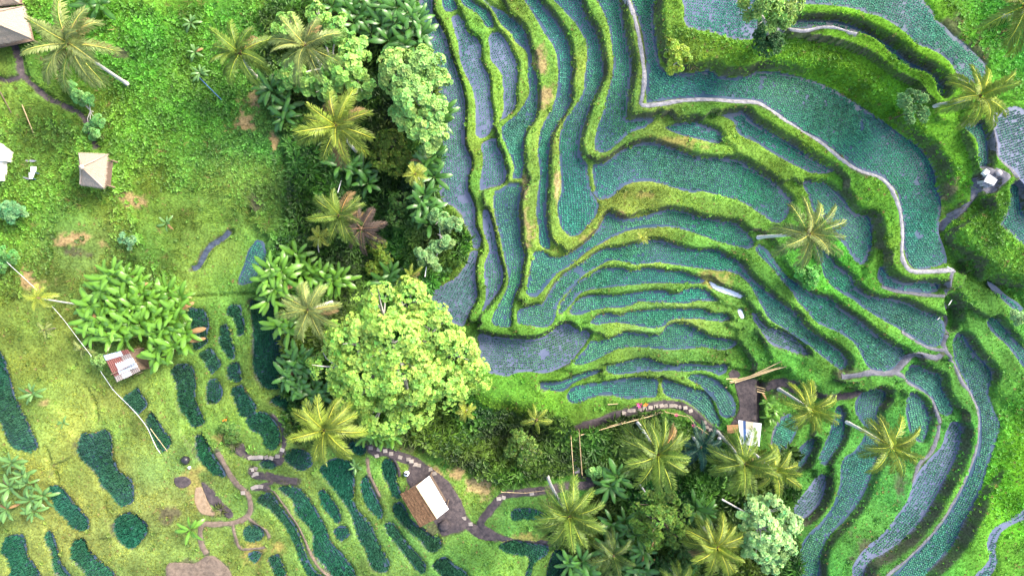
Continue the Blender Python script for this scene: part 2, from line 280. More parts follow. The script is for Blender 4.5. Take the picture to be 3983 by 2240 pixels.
(3.3,'d','round dark rice bed below the hourglass-shaped bed','K: 880,1010 930,980 1000,965 1060,1010 1110,1060 1100,1130 1060,1190 1010,1235 950,1220 900,1170 870,1100'),
(4.4,'d','dark rice bed in the bottom left corner','K: 30,1200 60,1150 170,1135 195,1200 210,1290 260,1360 310,1449 330,1520 60,1520 90,1400 60,1320 20,1260'),
(4.1,'d','thin hooked rice bed beside the bottom left corner bed','K: 345,1140 370,1095 400,1130 420,1200 440,1270 460,1350 500,1400 530,1449 470,1449 420,1400 405,1320 390,1250 360,1200'),
(3.8,'d','dark rice bed at bottom edge left of the round bed','K: 540,1270 560,1185 640,1160 670,1220 720,1300 800,1370 880,1449 900,1520 680,1520 640,1400 560,1330'),
(3.4,'d','small rice bed crossed by the white hose below the tin hut','K: 930,110 1010,60 1030,30 1060,80 1110,150 1080,200 1040,235 1000,200'),
(3.2,'d','slanted rice bed at the lower end of the white hose','K: 1100,280 1140,220 1190,280 1240,360 1285,420 1275,480 1230,510 1180,460 1140,370'),
(2.5,'d','long upright dark rice bed right of the tin hut','P: 125,530 160,490 230,478 270,500 290,580 295,680 290,740; K: 1475,140 1500,200 1540,290 1455,330 1420,270 1370,200 1345,120 1335,30; P: 170,700 160,620'),
(2.2,'d','tapering rice bed below the long upright bed','K: 1480,390 1520,370 1560,430 1600,520 1640,590 1680,650 1700,700 1640,690 1580,650 1520,590 1490,540'),
(2.4,'d','blocky rice bed touching the banana grove','P: 245,95 330,95 370,130 388,200 375,280 378,330 340,360 290,385 275,340 275,260 260,180'),
(2.3,'d','diamond-shaped rice bed between the small beds','P: 325,415 400,372 435,420 475,480 440,530 410,555 385,520 360,460'),
(2.1,'d','slender rice bed in the middle of the small beds','P: 470,210 510,205 540,260 560,350 575,410 565,445 530,440 500,390 465,330 470,270'),
(1.9,'d','small club-shaped rice bed left of the big flooded bed','P: 520,80 560,62 610,65 622,130 640,190 645,240 630,275 600,285 590,220 560,150 525,135'),
(1.3,'d','big flooded rice bed with a blue water rim left of the palm','P: 682,40 760,25 850,20 920,60 915,120 890,200 895,330 920,430 925,520 920,640 850,660 790,650 740,590 715,530 705,450 710,330 705,200 690,120'),
(1.9,'d','small squarish rice bed left of the flooded bed','P: 515,520 560,470 600,475 612,530 622,590 600,610 570,612 535,585'),
(2.2,'d','egg-shaped rice bed right of the long upright bed','P: 380,620 400,588 440,585 470,630 485,680 470,730 430,765 390,760 375,700'),
(1.8,'d','slanted rice bed below the squarish bed','L: 390,40 470,15 510,80 575,185 530,240 480,255 440,190 410,110'),
(1.7,'d','curled rice bed wrapped round the little flower island','L: 500,270 560,220 630,215 690,260 740,330 755,400 745,470 710,500 650,480 630,410 600,370 550,360 515,320'),
(1.1,'d','rice bed half covered by fronds of the lower palm','L: 680,130 720,100 790,85 850,110 860,200 900,290 910,320 860,310 830,240 770,180'),
(1.4,'d','tiny rice bed beside the row of paving slabs','L: 600,600 640,570 700,590 730,620 700,640 630,630'),
(1.2,'d','rice bed directly below the lower palm crown','L: 800,520 880,490 960,520 1000,600 920,655 830,610 790,570'),
(0.8,'d','small rice bed right of the lower palm at the slab path','L: 1260,480 1300,420 1380,430 1400,480 1390,530 1320,525'),
(1.1,'d','longest dark rice bed, running down from the lower palm','L: 1050,650 1100,590 1200,560 1290,600 1310,700 1310,800 1310,900 1360,980 1430,1050 1480,1170 1530,1260 1575,1360 1560,1410 1500,1415 1440,1370 1400,1250 1340,1150 1310,1050 1280,960 1210,850 1140,760 1080,690'),
(1.5,'d','broad dark rice bed reaching the bottom edge, second of the long beds','L: 745,780 820,770 900,790 960,850 1010,930 1060,1010 1100,1090 1130,1190 1200,1260 1260,1330 1310,1400 1310,1520 1220,1520 1120,1400 1020,1290 1000,1220 1010,1140 960,1060 900,1000 870,950 850,870 790,830'),
(1.9,'d','leftmost and narrowest of the three long dark rice beds','L: 585,870 650,820 700,830 740,900 800,980 860,1060 900,1140 930,1230 960,1320 1010,1400 1070,1449 980,1449 920,1350 880,1250 840,1150 790,1060 730,990 660,930'),
(1.4,'d','short lens-shaped rice bed between the long beds','L: 1045,810 1100,810 1140,870 1190,940 1210,1020 1190,1050 1140,1000 1080,920'),
(1.4,'d','tiny round rice bed just below the lens-shaped bed','L: 1155,1100 1200,1070 1260,1080 1280,1130 1220,1185 1180,1160'),
(0.9,'d','pointed rice bed left of the hut yard','L: 1370,720 1400,690 1440,780 1490,880 1525,970 1515,1015 1460,980 1400,910 1370,820'),
(0.6,'d','rice bed bordering the dark earth yard above the hut','L: 1520,600 1560,560 1610,600 1625,660 1630,740 1660,830 1640,870 1600,830 1570,760 1530,680'),
(0.5,'d','rice bed running along the thatched side of the hut','L: 1610,900 1650,890 1690,930 1720,1000 1780,1060 1840,1100 1900,1150; M: 335,650 345,695 310,715; L: 1870,1250 1800,1170 1720,1100 1640,1010 1600,960'),
(0.8,'d','slanted rice bed below the pointed bed, left of the hut','L: 1550,1040 1600,1050 1660,1130 1720,1210 1790,1290 1850,1370 1840,1420 1780,1400 1710,1310 1640,1220 1560,1120'),
(2.2,'d','rice tuft on the small hexagonal island ringed by dirt path','L: 475,1110 530,1060 600,1080 635,1140 600,1180 520,1185 485,1150'),
(2.1,'d','ragged small rice patch below the hexagonal island','L: 510,1280 560,1260 620,1270 600,1310 570,1350 530,1320'),
(1.9,'d','stubby rice bed at bottom edge left of the narrow long bed','L: 670,1310 740,1280 770,1350 800,1420 780,1520 730,1449 690,1370'),
(0.5,'d','rice bed at bottom edge below the hut','M: 310,770 360,735 400,770 450,800 470,870 380,870 340,800'),
(-0.2,'d','wide rice bed below the curved dirt path near the bottom','M: 590,690 650,665 720,675 800,690 790,730 740,760 720,830 700,830 720,740 640,720'),
(-0.6,'d','rice bed left of the bottom middle palm thicket','M: 810,740 850,680 890,690 890,740 840,830 800,870 790,830'),
(0.1,'d','rice bed enclosed by the loop of dirt path','M: 645,540 690,530 740,535 790,560 760,580 700,570 650,580'),
]

# ------------------------------------------------------------------ terrain
DX = 0.145
fx0, fx1, fy0, fy1 = -54.5, 54.5, -31.5, 31.5
def axis(a, b):
    out = [a]; s = DX
    fine = np.arange(a, b + DX * .5, DX)
    far = []; p = fine[-1]; s = DX
    while p < 460: s = min(s * 1.35, 40); p += s; far.append(p)
    near = []; p = fine[0]; s = DX
    while p > -460: s = min(s * 1.35, 40); p -= s; near.append(p)
    return np.array(near[::-1] + list(fine) + far), len(near), len(near) + len(fine)
XS, ix0, ix1 = axis(fx0, fx1); YS, iy0, iy1 = axis(fy0, fy1)
fxs, fys = XS[ix0:ix1], YS[iy0:iy1]           # the fine part of the grid
FXX, FYY = np.meshgrid(fxs, fys)
D1 = np.full(FXX.shape, 9.0); Z1 = np.zeros(FXX.shape); D2 = np.full(FXX.shape, 9.0); Z2 = np.zeros(FXX.shape)
INS = np.full(FXX.shape, -1, int); DIN = np.zeros(FXX.shape)

def seg_dist(poly, closed, reach, D, ox, oy):
    """lower D (a window of the fine grid starting at ox, oy) to the distance to the polyline"""
    n = len(poly); m = n if closed else n - 1
    for i in range(m):
        a = poly[i]; b = poly[(i + 1) % n]
        i0 = max(0, int((min(a[0], b[0]) - reach - fxs[0]) / DX) - ox); i1 = min(D.shape[1], int((max(a[0], b[0]) + reach - fxs[0]) / DX) + 2 - ox)
        j0 = max(0, int((min(a[1], b[1]) - reach - fys[0]) / DX) - oy); j1 = min(D.shape[0], int((max(a[1], b[1]) + reach - fys[0]) / DX) + 2 - oy)
        if i1 <= i0 or j1 <= j0: continue
        X = fxs[ox + i0:ox + i1][None, :] - a[0]; Y = fys[oy + j0:oy + j1][:, None] - a[1]
        ex, ey = b[0] - a[0], b[1] - a[1]; L2 = ex * ex + ey * ey + 1e-9
        t = np.clip((X * ex + Y * ey) / L2, 0, 1)
        d = np.hypot(X - t * ex, Y - t * ey)
        np.minimum(D[j0:j1, i0:i1], d, out=D[j0:j1, i0:i1])
def inside(poly, ox, oy, shape):
    ins = np.zeros(shape, bool); xs = fxs[ox:ox + shape[1]]; ys = fys[oy:oy + shape[0]]; n = len(poly)
    for i in range(n):
        a = poly[i]; b = poly[(i + 1) % n]
        if a[1] == b[1]: continue
        lo, hi = (a, b) if a[1] < b[1] else (b, a)
        j0 = np.searchsorted(ys, lo[1]); j1 = np.searchsorted(ys, hi[1])
        if j1 <= j0: continue
        xc = lo[0] + (ys[j0:j1] - lo[1]) / (hi[1] - lo[1]) * (hi[0] - lo[0])
        ins[j0:j1] ^= xs[None, :] > xc[:, None]
    return ins
def window(poly, m):
    i0 = max(0, int((poly[:, 0].min() - m - fxs[0]) / DX)); i1 = min(len(fxs), int((poly[:, 0].max() + m - fxs[0]) / DX) + 2)
    j0 = max(0, int((poly[:, 1].min() - m - fys[0]) / DX)); j1 = min(len(fys), int((poly[:, 1].max() + m - fys[0]) / DX) + 2)
    return i0, i1, j0, j1

PD = []      # paddies in the place
REACH = 4.0
ZS = 0.75
for k, (z, kind, label, s) in enumerate(PADDIES):
    z = z * ZS
    P = np.array([at(u, v, z)[:2] for u, v in px_list(s)])
    poly = catmull(P, True, 0.35)
    i0, i1, j0, j1 = window(poly, REACH)
    D = np.full((j1 - j0, i1 - i0), 9.0)
    seg_dist(poly, True, REACH, D, i0, j0)
    ins = inside(poly, i0, j0, D.shape)
    PD.append(dict(z=z, kind=kind, label=label, poly=poly))
    sub = INS[j0:j1, i0:i1]; take = ins & (sub < 0); sub[take] = k
    DIN[j0:j1, i0:i1][take] = D[take]
    d1, z1, d2, z2 = (A[j0:j1, i0:i1] for A in (D1, Z1, D2, Z2))
    D[ins] = 0
    c1 = D < d1; c2 = (~c1) & (D < d2)
    d2[c1] = d1[c1]; z2[c1] = z1[c1]; d1[c1] = D[c1]; z1[c1] = z
    d2[c2] = D[c2]; z2[c2] = z

# heights the photograph implies away from the paddies (2576-px picture coordinates, metres)
CTRL = [(930,30,-2.0),(900,150,-2.5),(960,330,-3),(940,450,-3.8),(960,560,-4),(960,660,-4),(1000,760,-3.5),(1060,900,-3),(1120,1030,-2.6),
        (1250,1060,-2.6),(1330,1100,-3.2),(1420,1130,-3.4),(1520,1150,-3.2),(1600,1250,-3),(1700,1180,-2.8),(1660,1330,-3.2),(1800,1320,-2.8),(1500,1320,-2.4),(1600,1430,-3.4),(1760,1430,-3),
        (800,100,-.6),(700,100,.6),(640,250,1.6),(500,100,2.4),(300,60,4.2),(300,250,3.8),(100,60,6),(0,200,6.4),(100,300,5.6),(230,430,5.0),(0,420,6.4),(400,420,3.6),
        (560,450,2.6),(700,450,1.2),(800,420,-1),(820,560,-1.6),(740,620,0),(300,600,4.4),(100,600,5.6),(0,700,6.2),(120,800,5.2),(500,680,2.4),(340,800,3.4),(20,850,5.8),
        (150,950,5),(300,1000,3.9),(430,1000,3.2),(480,1250,3.0),(550,1350,2.8),(250,1400,3.6),(640,1130,1.7),(640,1290,2.1),(720,900,.9),(740,1000,.9),(760,700,-1.2),
        (900,1130,.6),(1000,1160,.5),(1120,1200,.3),(1080,1330,.3),(1180,1200,-.8),(1250,1290,-.2),(1180,1400,.2),(1400,1260,-1.2),(1480,1100,-2.2),(1440,1180,-2.4),(1500,1210,-2.0),
        (1890,990,-.8),(1890,1050,-1.0),(1850,1120,-1.6),(2000,970,-.3),(2150,960,1.2),(2010,1040,-1.2),(2100,1010,-.2),(2120,1150,.2),(2040,1300,-1.0),(1930,1400,-1.8),(1960,1250,-2),
        (2250,1200,1.0),(2150,1420,.2),(2400,1250,2.6),(2500,1150,5),(2560,1000,6),(2550,1250,6),(2480,850,5.5),(2450,700,7),(2560,650,8),(2400,580,7.2),(2450,480,8.6),(2390,470,7.6),
        (2000,180,8.3),(2150,230,8.6),(1750,130,8.6),(1660,60,8.0),(2300,330,8.8),(2400,120,11.6),(2560,200,12),(2560,30,12.5),(2000,640,3.6),(2040,700,3.6),(1860,600,3.0)]
pts = [(*at(u * FW / 2576, v * FW / 2576, z * ZS)[:2], z * ZS, 1.0) for u, v, z in CTRL]
for p in PD:
    for q in p['poly'][::5]: pts.append((q[0], q[1], p['z'] + 0.15, 0.35))
pts = np.array(pts)
cgx = np.arange(-62, 62.1, 1.0); cgy = np.arange(-38, 38.1, 1.0); CGX, CGY = np.meshgrid(cgx, cgy)
base = np.zeros(CGX.shape)
for j in range(len(cgy)):
    d2_ = (cgx[:, None] - pts[None, :, 0]) ** 2 + (cgy[j] - pts[None, :, 1]) ** 2 + 0.6
    wgt = pts[None, :, 3] / d2_ ** 1.7
    base[j] = (wgt * pts[None, :, 2]).sum(1) / wgt.sum(1)
for _ in range(2):
    b = np.pad(base, 1, mode='edge')
    base = (b[:-2, 1:-1] + b[2:, 1:-1] + b[1:-1, :-2] + b[1:-1, 2:] + 2 * b[1:-1, 1:-1]) / 6
def bil(G, gx, gy, x, y):
    s = gx[1] - gx[0]
    u = np.clip((x - gx[0]) / s, 0, len(gx) - 1.001); v = np.clip((y - gy[0]) / s, 0, len(gy) - 1.001)
    i = u.astype(int); j = v.astype(int); a = u - i; b_ = v - j
    return (G[j, i] * (1 - a) + G[j, i + 1] * a) * (1 - b_) + (G[j + 1, i] * (1 - a) + G[j + 1, i + 1] * a) * b_
GB = bil(base, cgx, cgy, FXX, FYY)

# terraced profile between neighbouring paddies: steep bank, grassy bund, water
zlo = np.minimum(Z1, Z2); zhi = np.maximum(Z1, Z2)
dlo = np.where(Z1 <= Z2, D1, D2); dhi = np.where(Z1 <= Z2, D2, D1)
gap = dlo + dhi; dz = zhi - zlo
wob = vnoise(FXX, FYY, 1.1, 3) - 0.5
bund = 0.20 + 0.10 * (vnoise(FXX, FYY, 2.3, 4) - .5)
wb = np.clip(0.22 * dz + 0.16 + 0.14 * wob, 0.16, 0.6 * gap + 0.05)
frac = 1 - 0.42 * smooth(1.6, 3.2, gap)
rise = frac * smooth(0, 1, dlo / wb) ** 0.8 + (1 - frac) * np.clip(dlo / np.maximum(gap, .1), 0, 1)
two = zlo + (dz + bund) * rise
two = np.minimum(two, zhi + bund * smooth(0, .32, dhi) + 0.004)
flat = dz < 0.12
two = np.where(flat, zlo + np.minimum(dz, dz * np.clip(dlo / np.maximum(gap, .1), 0, 1)) + bund * smooth(0, .3, np.minimum(D1, D2)), two)
one = Z1 + 0.22 * smooth(0, .35, D1)
one = one + (GB - one) * smooth(0.5, 4.0, D1)
w2 = 1 - smooth(2.6, 4.0, D2)
GZ = one * (1 - w2) + two * w2
GZ = GZ + (GB - GZ) * smooth(2.2, 4.0, D1)
out = INS < 0
rough = smooth(0.1, 1.2, D1)
GZ += np.where(out, (vnoise(FXX, FYY, .7, 5) - .5) * 0.10 * (0.4 + rough) + (vnoise(FXX, FYY, 2.5, 6) - .5) * 0.35 * smooth(1.5, 4, D1) + (vnoise(FXX, FYY, .33, 7) - .5) * 0.05, 0)
pz = np.array([p['z'] for p in PD] + [0.0])
GZ = np.where(out, np.maximum(GZ, -99), pz[INS] - 0.16 * smooth(-0.02, 0.25, DIN) - 0.004)

# ditches and the drop beside them (lines in the photograph, half-width m, depth m)
DITCH = [('A: 110,340 150,450 190,580 270,660 370,740 470,790 570,840 640,890 680,990 730,1110', .28, .35), ('A: 190,580 60,610 -60,560', .2, .25),
         ('F: 1730,300 1680,350 1590,410 1545,470 1500,560 1450,580', .3, .45), ('G: -80,160 -40,290 40,360', .45, .5),
         ('S: 405,200 402,380 400,560', .22, .55), ('S: 405,205 470,150 540,110 640,100', .25, .5), ('F: 1400,800 1600,780 1932,765; G: 40,750', .12, .3),
         ('K: 620,10 680,100 720,200 720,290', .16, .25), ('K: 330,480 370,600 430,740', .16, .22),
         ('J: 1600,100 1500,190 1400,240 1330,300 1325,380 1390,500 1480,570', .45, .7), ('J: 1400,830 1395,920 1390,1000', .6, 1.1), ('J: 1500,560 1640,620 1780,720 1900,830', .6, .5)]
def ground_raw(x, y): return bil(GZ, fxs, fys, np.asarray(x, float), np.asarray(y, float))
def drop(u, v, f=None):
    """photo pixel -> point on the ground"""
    f = f or ground_raw; z = 0.0
    for _ in range(7): p = at(u, v, z); z = 0.5 * z + 0.5 * float(f(p[0], p[1]))
    p = at(u, v, z); return np.array((p[0], p[1], float(f(p[0], p[1]))))
for s, hw, dep in DITCH:
    L = catmull(np.array([drop(u, v)[:2] for u, v in px_list(s)]), False, .4)
    i0, i1, j0, j1 = window(L, 2); D = np.full((j1 - j0, i1 - i0), 9.0); seg_dist(L, False, 2, D, i0, j0)
    GZ[j0:j1, i0:i1] -= dep * (1 - smooth(hw * .7, hw * 1.6, D)) * (INS[j0:j1, i0:i1] < 0)
gz = ground_raw

# ------------------------------------------------------------------ paths (centre line, width m, colour key, name, label)
PATHS = [
('A: -60,560 60,610 190,580', .35, 'earth', 'ditch', 'dark ditch branch at the left edge'),
('A: 110,340 150,450 190,580 270,660 370,740 470,790 570,840 640,890 680,990 730,1110', .5, 'earth', 'ditch', 'dark muddy ditch curving across the upper left slope'),
('F: 1730,300 1680,350 1590,410 1545,470 1500,560 1450,580', .5, 'wet', 'stream', 'narrow dark stream beside the sunken pond paddy'),
('C: 1590,-60 1625,0 1660,80 1695,200 1720,330 1740,460 1750,600 1737,720 1737,792; D: 140,782 280,760 480,750 700,765 860,775 960,830 1060,900 1180,970 1320,1060 1420,1140 1520,1220 1640,1290 1740,1320 1810,1360 1860,1410; J: 955,30 990,120 1010,240 1015,350 1010,460 1040,560 1100,600 1220,600 1390,590', .44, 'pale', 'white_footpath', 'pale footpath bending along the lower rim of the largest paddy'),
('J: 1385,600 1372,680 1345,760 1330,860 1345,960 1350,1060 1328,1160 1375,1250 1410,1310 1470,1440; O: 862,40 893,110 897,200 885,290 848,390 805,480 752,570 682,660 590,750 480,840', .40, 'grey', 'ridge_path', 'grey dirt path running down the ridge at the right'),
('J: 1320,785 1200,778 1000,752 860,712', .35, 'grey', 'bund_path', 'narrow dirt path on the bund below the white footpath bend'),
('J: 1330,1190 1230,1180 1130,1130 1010,1052', .35, 'grey', 'bund_path', 'narrow dirt path on the bund of the diagonal paddy'),
('J: 1310,1225 1270,1250 1130,1222 1060,1250 960,1350 880,1362 800,1358 680,1380 560,1390', .6, 'grey', 'dirt_path', 'dirt path curving from the ridge path towards the dirt yard'),
('J: 970,1360 1040,1410; O: 610,0 690,50 715,110 730,190 700,290 650,340 620,420', .45, 'grey', 'dirt_path', 'dirt path descending past the lower right palm'),
('E: 1600,1330; J: 1560,30 1500,110 1400,180 1320,240 1290,290', .7, 'grey', 'dirt_path', 'trodden dirt path climbing to the stone table'),
('E: 1690,930 1715,1080 1740,1190 1830,1280 1932,1430 1990,1500', .4, 'grey', 'bund_path', 'narrow dirt path passing right of the stone table'),
('E: 75,225 160,232 280,240 360,220 430,215 540,240 660,270', .38, 'pale', 'bund_path', 'short pale path on the bund by the tall bright tree'),
('Q: 905,388 840,352 790,305 740,265 680,243 600,248 530,265 440,287 360,317 290,338 255,352', .85, 'earth', 'slab_path', 'dark earth path with square slabs above the bamboo fence'),
('Q: 262,525 300,545 345,572 300,585 200,597 100,612 0,622; M: 600,485 545,550 512,600 580,650 680,672 800,682', .75, 'earth', 'slab_path', 'dark earth path from the bamboo bridge round to the hut'),
('M: 36,262 60,290 110,293 170,312 230,335 300,380 360,430 400,490 440,575 500,630 580,655', .95, 'earth', 'slab_path', 'dark earth path with square slabs passing the hut'),
('L: 690,240 750,300 780,390 778,480 745,555 680,570 520,558 450,500', .45, 'earth', 'slab_path', 'earth path with a row of slabs by the little flower island'),
('L: 545,640 560,690 650,700 740,720 880,738', .75, 'earth', 'earth_patch', 'bare earth walkway below the tiny slab-side rice bed'),
('L: 280,520 400,720 480,805 520,860 530,950 505,1000 400,1050 250,1060 165,1065 155,1150 165,1220 200,1280', .55, 'brown', 'dirt_path', 'brown dirt path winding through the lower left lawn'),
('L: 505,1000 580,1060 650,1110 670,1160', .35, 'brown', 'dirt_path', 'brown dirt path along the hexagonal island'),
('L: 400,1060 420,1160 460,1240 590,1240 640,1230', .32, 'brown', 'dirt_path', 'brown dirt path round the foot of the hexagonal island'),
('L: 660,790 700,810 790,930 880,1060 940,1180 985,1290 1040,1380 1120,1449', .24, 'brown', 'worn_track', 'thin worn track between the two leftmost long rice beds'),
('L: 1410,565 1425,690 1500,850', .36, 'brown', 'worn_track', 'thin worn track beside the pointed rice bed'),
('L: 1590,540 1640,640 1650,700', .34, 'earth', 'worn_track', 'thin worn track entering the hut yard'),
('L: 560,790 620,780 660,800', .6, 'earth', 'earth_patch', 'bare earth patch with three slabs beside the narrow long rice bed'),
('L: 610,770 700,740', .4, 'earth', 'earth_patch', 'bare earth link between walkway and slab patch'),
('S: 450,240 520,220 600,200 700,230', .9, 'earth', 'earth_patch', 'bare earth strip beyond the ditch right of the yard'),
('O: 100,25 180,45 330,55 420,28', .6, 'earth', 'earth_patch', 'bare earth strip above the palm beside the dirt yard'),
('O: 20,260 30,200 75,130', .25, 'grey', 'bund_path', 'little grey bund path below the palm beside the dirt yard'),
]
YARDS = [  # bare-earth yards
('S: 175,200 260,170 350,165 400,200 402,330 395,470 390,560 320,570 200,570 130,600 150,550 205,470 215,380 195,290', 'earth', 'dark_earth_yard', 'dark bare earth yard below the bamboo pole pile'),
('S: 120,120 160,80 200,90 230,140 180,170 130,160', 'earth', 'earth_patch', 'small dark earth patch left of the bamboo pole pile'),
('M: 195,390 215,345 260,340 320,375 370,440 410,510 440,580 450,620 400,640 350,650 330,610 290,560 210,440', 'earth', 'hut_yard', 'dark bare earth yard around the thatch and white hut'),
('E: 1570,1240 1650,1250 1720,1260 1790,1290 1830,1330 1760,1400 1700,1449 1600,1449 1580,1350', 'grey', 'stone_table_yard', 'trodden grey earth around the stone table'),
('K: 1470,780 1510,770 1560,880 1610,960 1660,985 1600,1000 1500,970 1460,880', 'sand', 'bare_patch', 'bare sandy patch right of the lower left lawn'),
('K: 1510,740 1600,800 1670,890 1760,980 1720,1020 1630,940 1560,880', 'earth', 'bare_patch', 'dark dug soil strip with a spiky plant'),
('K: 1260,1350 1460,1350 1560,1290 1650,1320 1750,1440 1700,1480 1480,1460 1270,1480', 'brown', 'bare_patch', 'brown bare soil patch at the bottom edge'),
('L: 410,490 470,450 510,540 500,560 430,540', 'earth', 'earth_patch', 'dark earth patch left of the slab row'),
('L: 700,545 770,540 775,600 730,625 700,590', 'earth', 'earth_patch', 'dark earth patch right of the slab row'),
('K: 1310,710 1400,700 1440,750 1380,790 1320,770', 'earth', 'bare_patch', 'dark dug patch in the lower left lawn'),
]
DP = np.full(FXX.shape, 9.0)           # distance to the nearest path or yard edge (negative inside)
PATHL = []
for s, wd, key, name, label in PATHS:
    L = catmull(np.array([drop(u, v)[:2] for u, v in px_list(s)]), False, .25)
    PATHL.append(L)
    i0, i1, j0, j1 = window(L, 1.5); D = np.full((j1 - j0, i1 - i0), 9.0); seg_dist(L, False, 1.5, D, i0, j0)
    sub = DP[j0:j1, i0:i1]; np.minimum(sub, D - wd / 2, out=sub)
YARDL = []
for s, key, name, label in YARDS:
    L = catmull(np.array([drop(u, v)[:2] for u, v in px_list(s)]), True, .3); YARDL.append(L)
    i0, i1, j0, j1 = window(L, 1.5); D = np.full((j1 - j0, i1 - i0), 9.0); seg_dist(L, True, 1.5, D, i0, j0)
    ii = inside(L, i0, j0, D.shape); D = np.where(ii, -D, D)
    sub = DP[j0:j1, i0:i1]; np.minimum(sub, D, out=sub)

# ------------------------------------------------------------------ ground colour: grass tone by place, bare soil patches
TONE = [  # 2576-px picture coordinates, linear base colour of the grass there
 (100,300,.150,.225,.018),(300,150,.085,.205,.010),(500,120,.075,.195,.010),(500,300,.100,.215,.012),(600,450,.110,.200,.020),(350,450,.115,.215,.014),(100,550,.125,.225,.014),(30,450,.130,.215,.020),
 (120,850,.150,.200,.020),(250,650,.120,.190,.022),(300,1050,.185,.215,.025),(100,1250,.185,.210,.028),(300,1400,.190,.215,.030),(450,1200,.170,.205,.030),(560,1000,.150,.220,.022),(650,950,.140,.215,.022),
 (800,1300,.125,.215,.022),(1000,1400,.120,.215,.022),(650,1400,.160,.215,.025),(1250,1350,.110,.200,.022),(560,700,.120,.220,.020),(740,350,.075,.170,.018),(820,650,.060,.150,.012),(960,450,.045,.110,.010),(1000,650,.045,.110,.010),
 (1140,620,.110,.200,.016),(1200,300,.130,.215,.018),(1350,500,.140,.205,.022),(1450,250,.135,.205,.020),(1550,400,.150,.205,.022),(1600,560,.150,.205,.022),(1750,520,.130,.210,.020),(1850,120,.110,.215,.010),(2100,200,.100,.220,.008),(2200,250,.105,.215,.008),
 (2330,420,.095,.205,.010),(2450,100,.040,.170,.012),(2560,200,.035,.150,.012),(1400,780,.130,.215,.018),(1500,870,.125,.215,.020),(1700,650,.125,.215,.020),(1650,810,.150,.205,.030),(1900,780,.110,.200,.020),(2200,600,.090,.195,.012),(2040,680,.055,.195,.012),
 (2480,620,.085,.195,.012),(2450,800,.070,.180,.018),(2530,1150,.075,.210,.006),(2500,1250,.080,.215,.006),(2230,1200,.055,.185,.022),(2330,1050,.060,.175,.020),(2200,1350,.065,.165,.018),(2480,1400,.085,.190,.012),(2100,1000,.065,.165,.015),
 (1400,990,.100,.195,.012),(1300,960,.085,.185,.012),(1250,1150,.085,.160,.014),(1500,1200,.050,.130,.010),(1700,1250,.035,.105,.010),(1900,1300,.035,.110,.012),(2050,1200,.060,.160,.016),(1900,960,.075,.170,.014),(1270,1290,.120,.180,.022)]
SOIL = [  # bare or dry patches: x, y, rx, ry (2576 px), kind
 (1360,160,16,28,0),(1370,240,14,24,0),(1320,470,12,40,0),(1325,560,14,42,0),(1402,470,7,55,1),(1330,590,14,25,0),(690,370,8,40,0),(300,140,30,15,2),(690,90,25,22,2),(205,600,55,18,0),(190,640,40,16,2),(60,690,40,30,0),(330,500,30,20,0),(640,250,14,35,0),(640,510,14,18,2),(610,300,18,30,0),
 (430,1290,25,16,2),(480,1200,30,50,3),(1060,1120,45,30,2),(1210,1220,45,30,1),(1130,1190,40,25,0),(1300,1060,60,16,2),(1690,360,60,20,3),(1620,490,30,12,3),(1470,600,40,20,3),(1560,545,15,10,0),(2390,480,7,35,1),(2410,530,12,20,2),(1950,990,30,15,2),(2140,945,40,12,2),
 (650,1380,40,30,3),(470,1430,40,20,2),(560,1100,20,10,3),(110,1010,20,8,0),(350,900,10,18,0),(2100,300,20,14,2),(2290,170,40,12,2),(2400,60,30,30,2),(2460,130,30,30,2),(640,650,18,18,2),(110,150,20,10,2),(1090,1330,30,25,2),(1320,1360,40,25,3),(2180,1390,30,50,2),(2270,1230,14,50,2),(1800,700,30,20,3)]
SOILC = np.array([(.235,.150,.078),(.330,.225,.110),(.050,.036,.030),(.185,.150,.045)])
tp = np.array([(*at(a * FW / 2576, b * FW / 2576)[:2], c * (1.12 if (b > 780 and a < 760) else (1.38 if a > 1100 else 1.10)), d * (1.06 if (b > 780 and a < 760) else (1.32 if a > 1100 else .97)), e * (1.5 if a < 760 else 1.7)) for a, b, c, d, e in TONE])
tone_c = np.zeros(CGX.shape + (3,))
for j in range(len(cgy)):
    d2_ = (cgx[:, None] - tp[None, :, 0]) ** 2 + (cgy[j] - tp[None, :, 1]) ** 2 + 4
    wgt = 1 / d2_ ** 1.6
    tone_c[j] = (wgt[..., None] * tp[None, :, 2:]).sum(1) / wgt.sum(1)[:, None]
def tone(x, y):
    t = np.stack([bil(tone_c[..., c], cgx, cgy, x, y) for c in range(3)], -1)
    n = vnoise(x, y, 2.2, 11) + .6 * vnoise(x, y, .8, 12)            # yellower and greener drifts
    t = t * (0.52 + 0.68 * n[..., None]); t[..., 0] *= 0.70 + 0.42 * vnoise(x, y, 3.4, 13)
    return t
soilw = np.zeros(FXX.shape); soilcol = np.zeros(FXX.shape + (3,))
for a, b_, rx, ry, kd in SOIL:
    c = drop(a * FW / 2576, b_ * FW / 2576); k = MPP * FW / 2576
    q = np.hypot((FXX - c[0]) / (rx * k), (FYY - c[1]) / (ry * k)) + (vnoise(FXX, FYY, 1.3, 15) - .5) * 1.6 + (vnoise(FXX, FYY, .3, 16) - .5) * 1.0
    m = (1 - smooth(.25, 1.25, q)) * out * .85
    new = m > soilw; soilcol[new] = SOILC[kd]; soilw = np.maximum(soilw, m)
gy_, gx_ = np.gradient(GZ, DX)
slope = np.hypot(gx_, gy_)
steep = smooth(1.5, 3.0, slope) * out
mud = 1 - out.astype(float)
SOILW = np.maximum(soilw, 1 - smooth(-.12, .10, DP + (vnoise(FXX, FYY, .4, 17) - .5) * .3))
TINT = tone(FXX, FYY)
drk = np.array((.050, .046, .036)); mudc = np.array((.085, .095, .125)); under = np.array((.55, .62, .8))
col = TINT * under
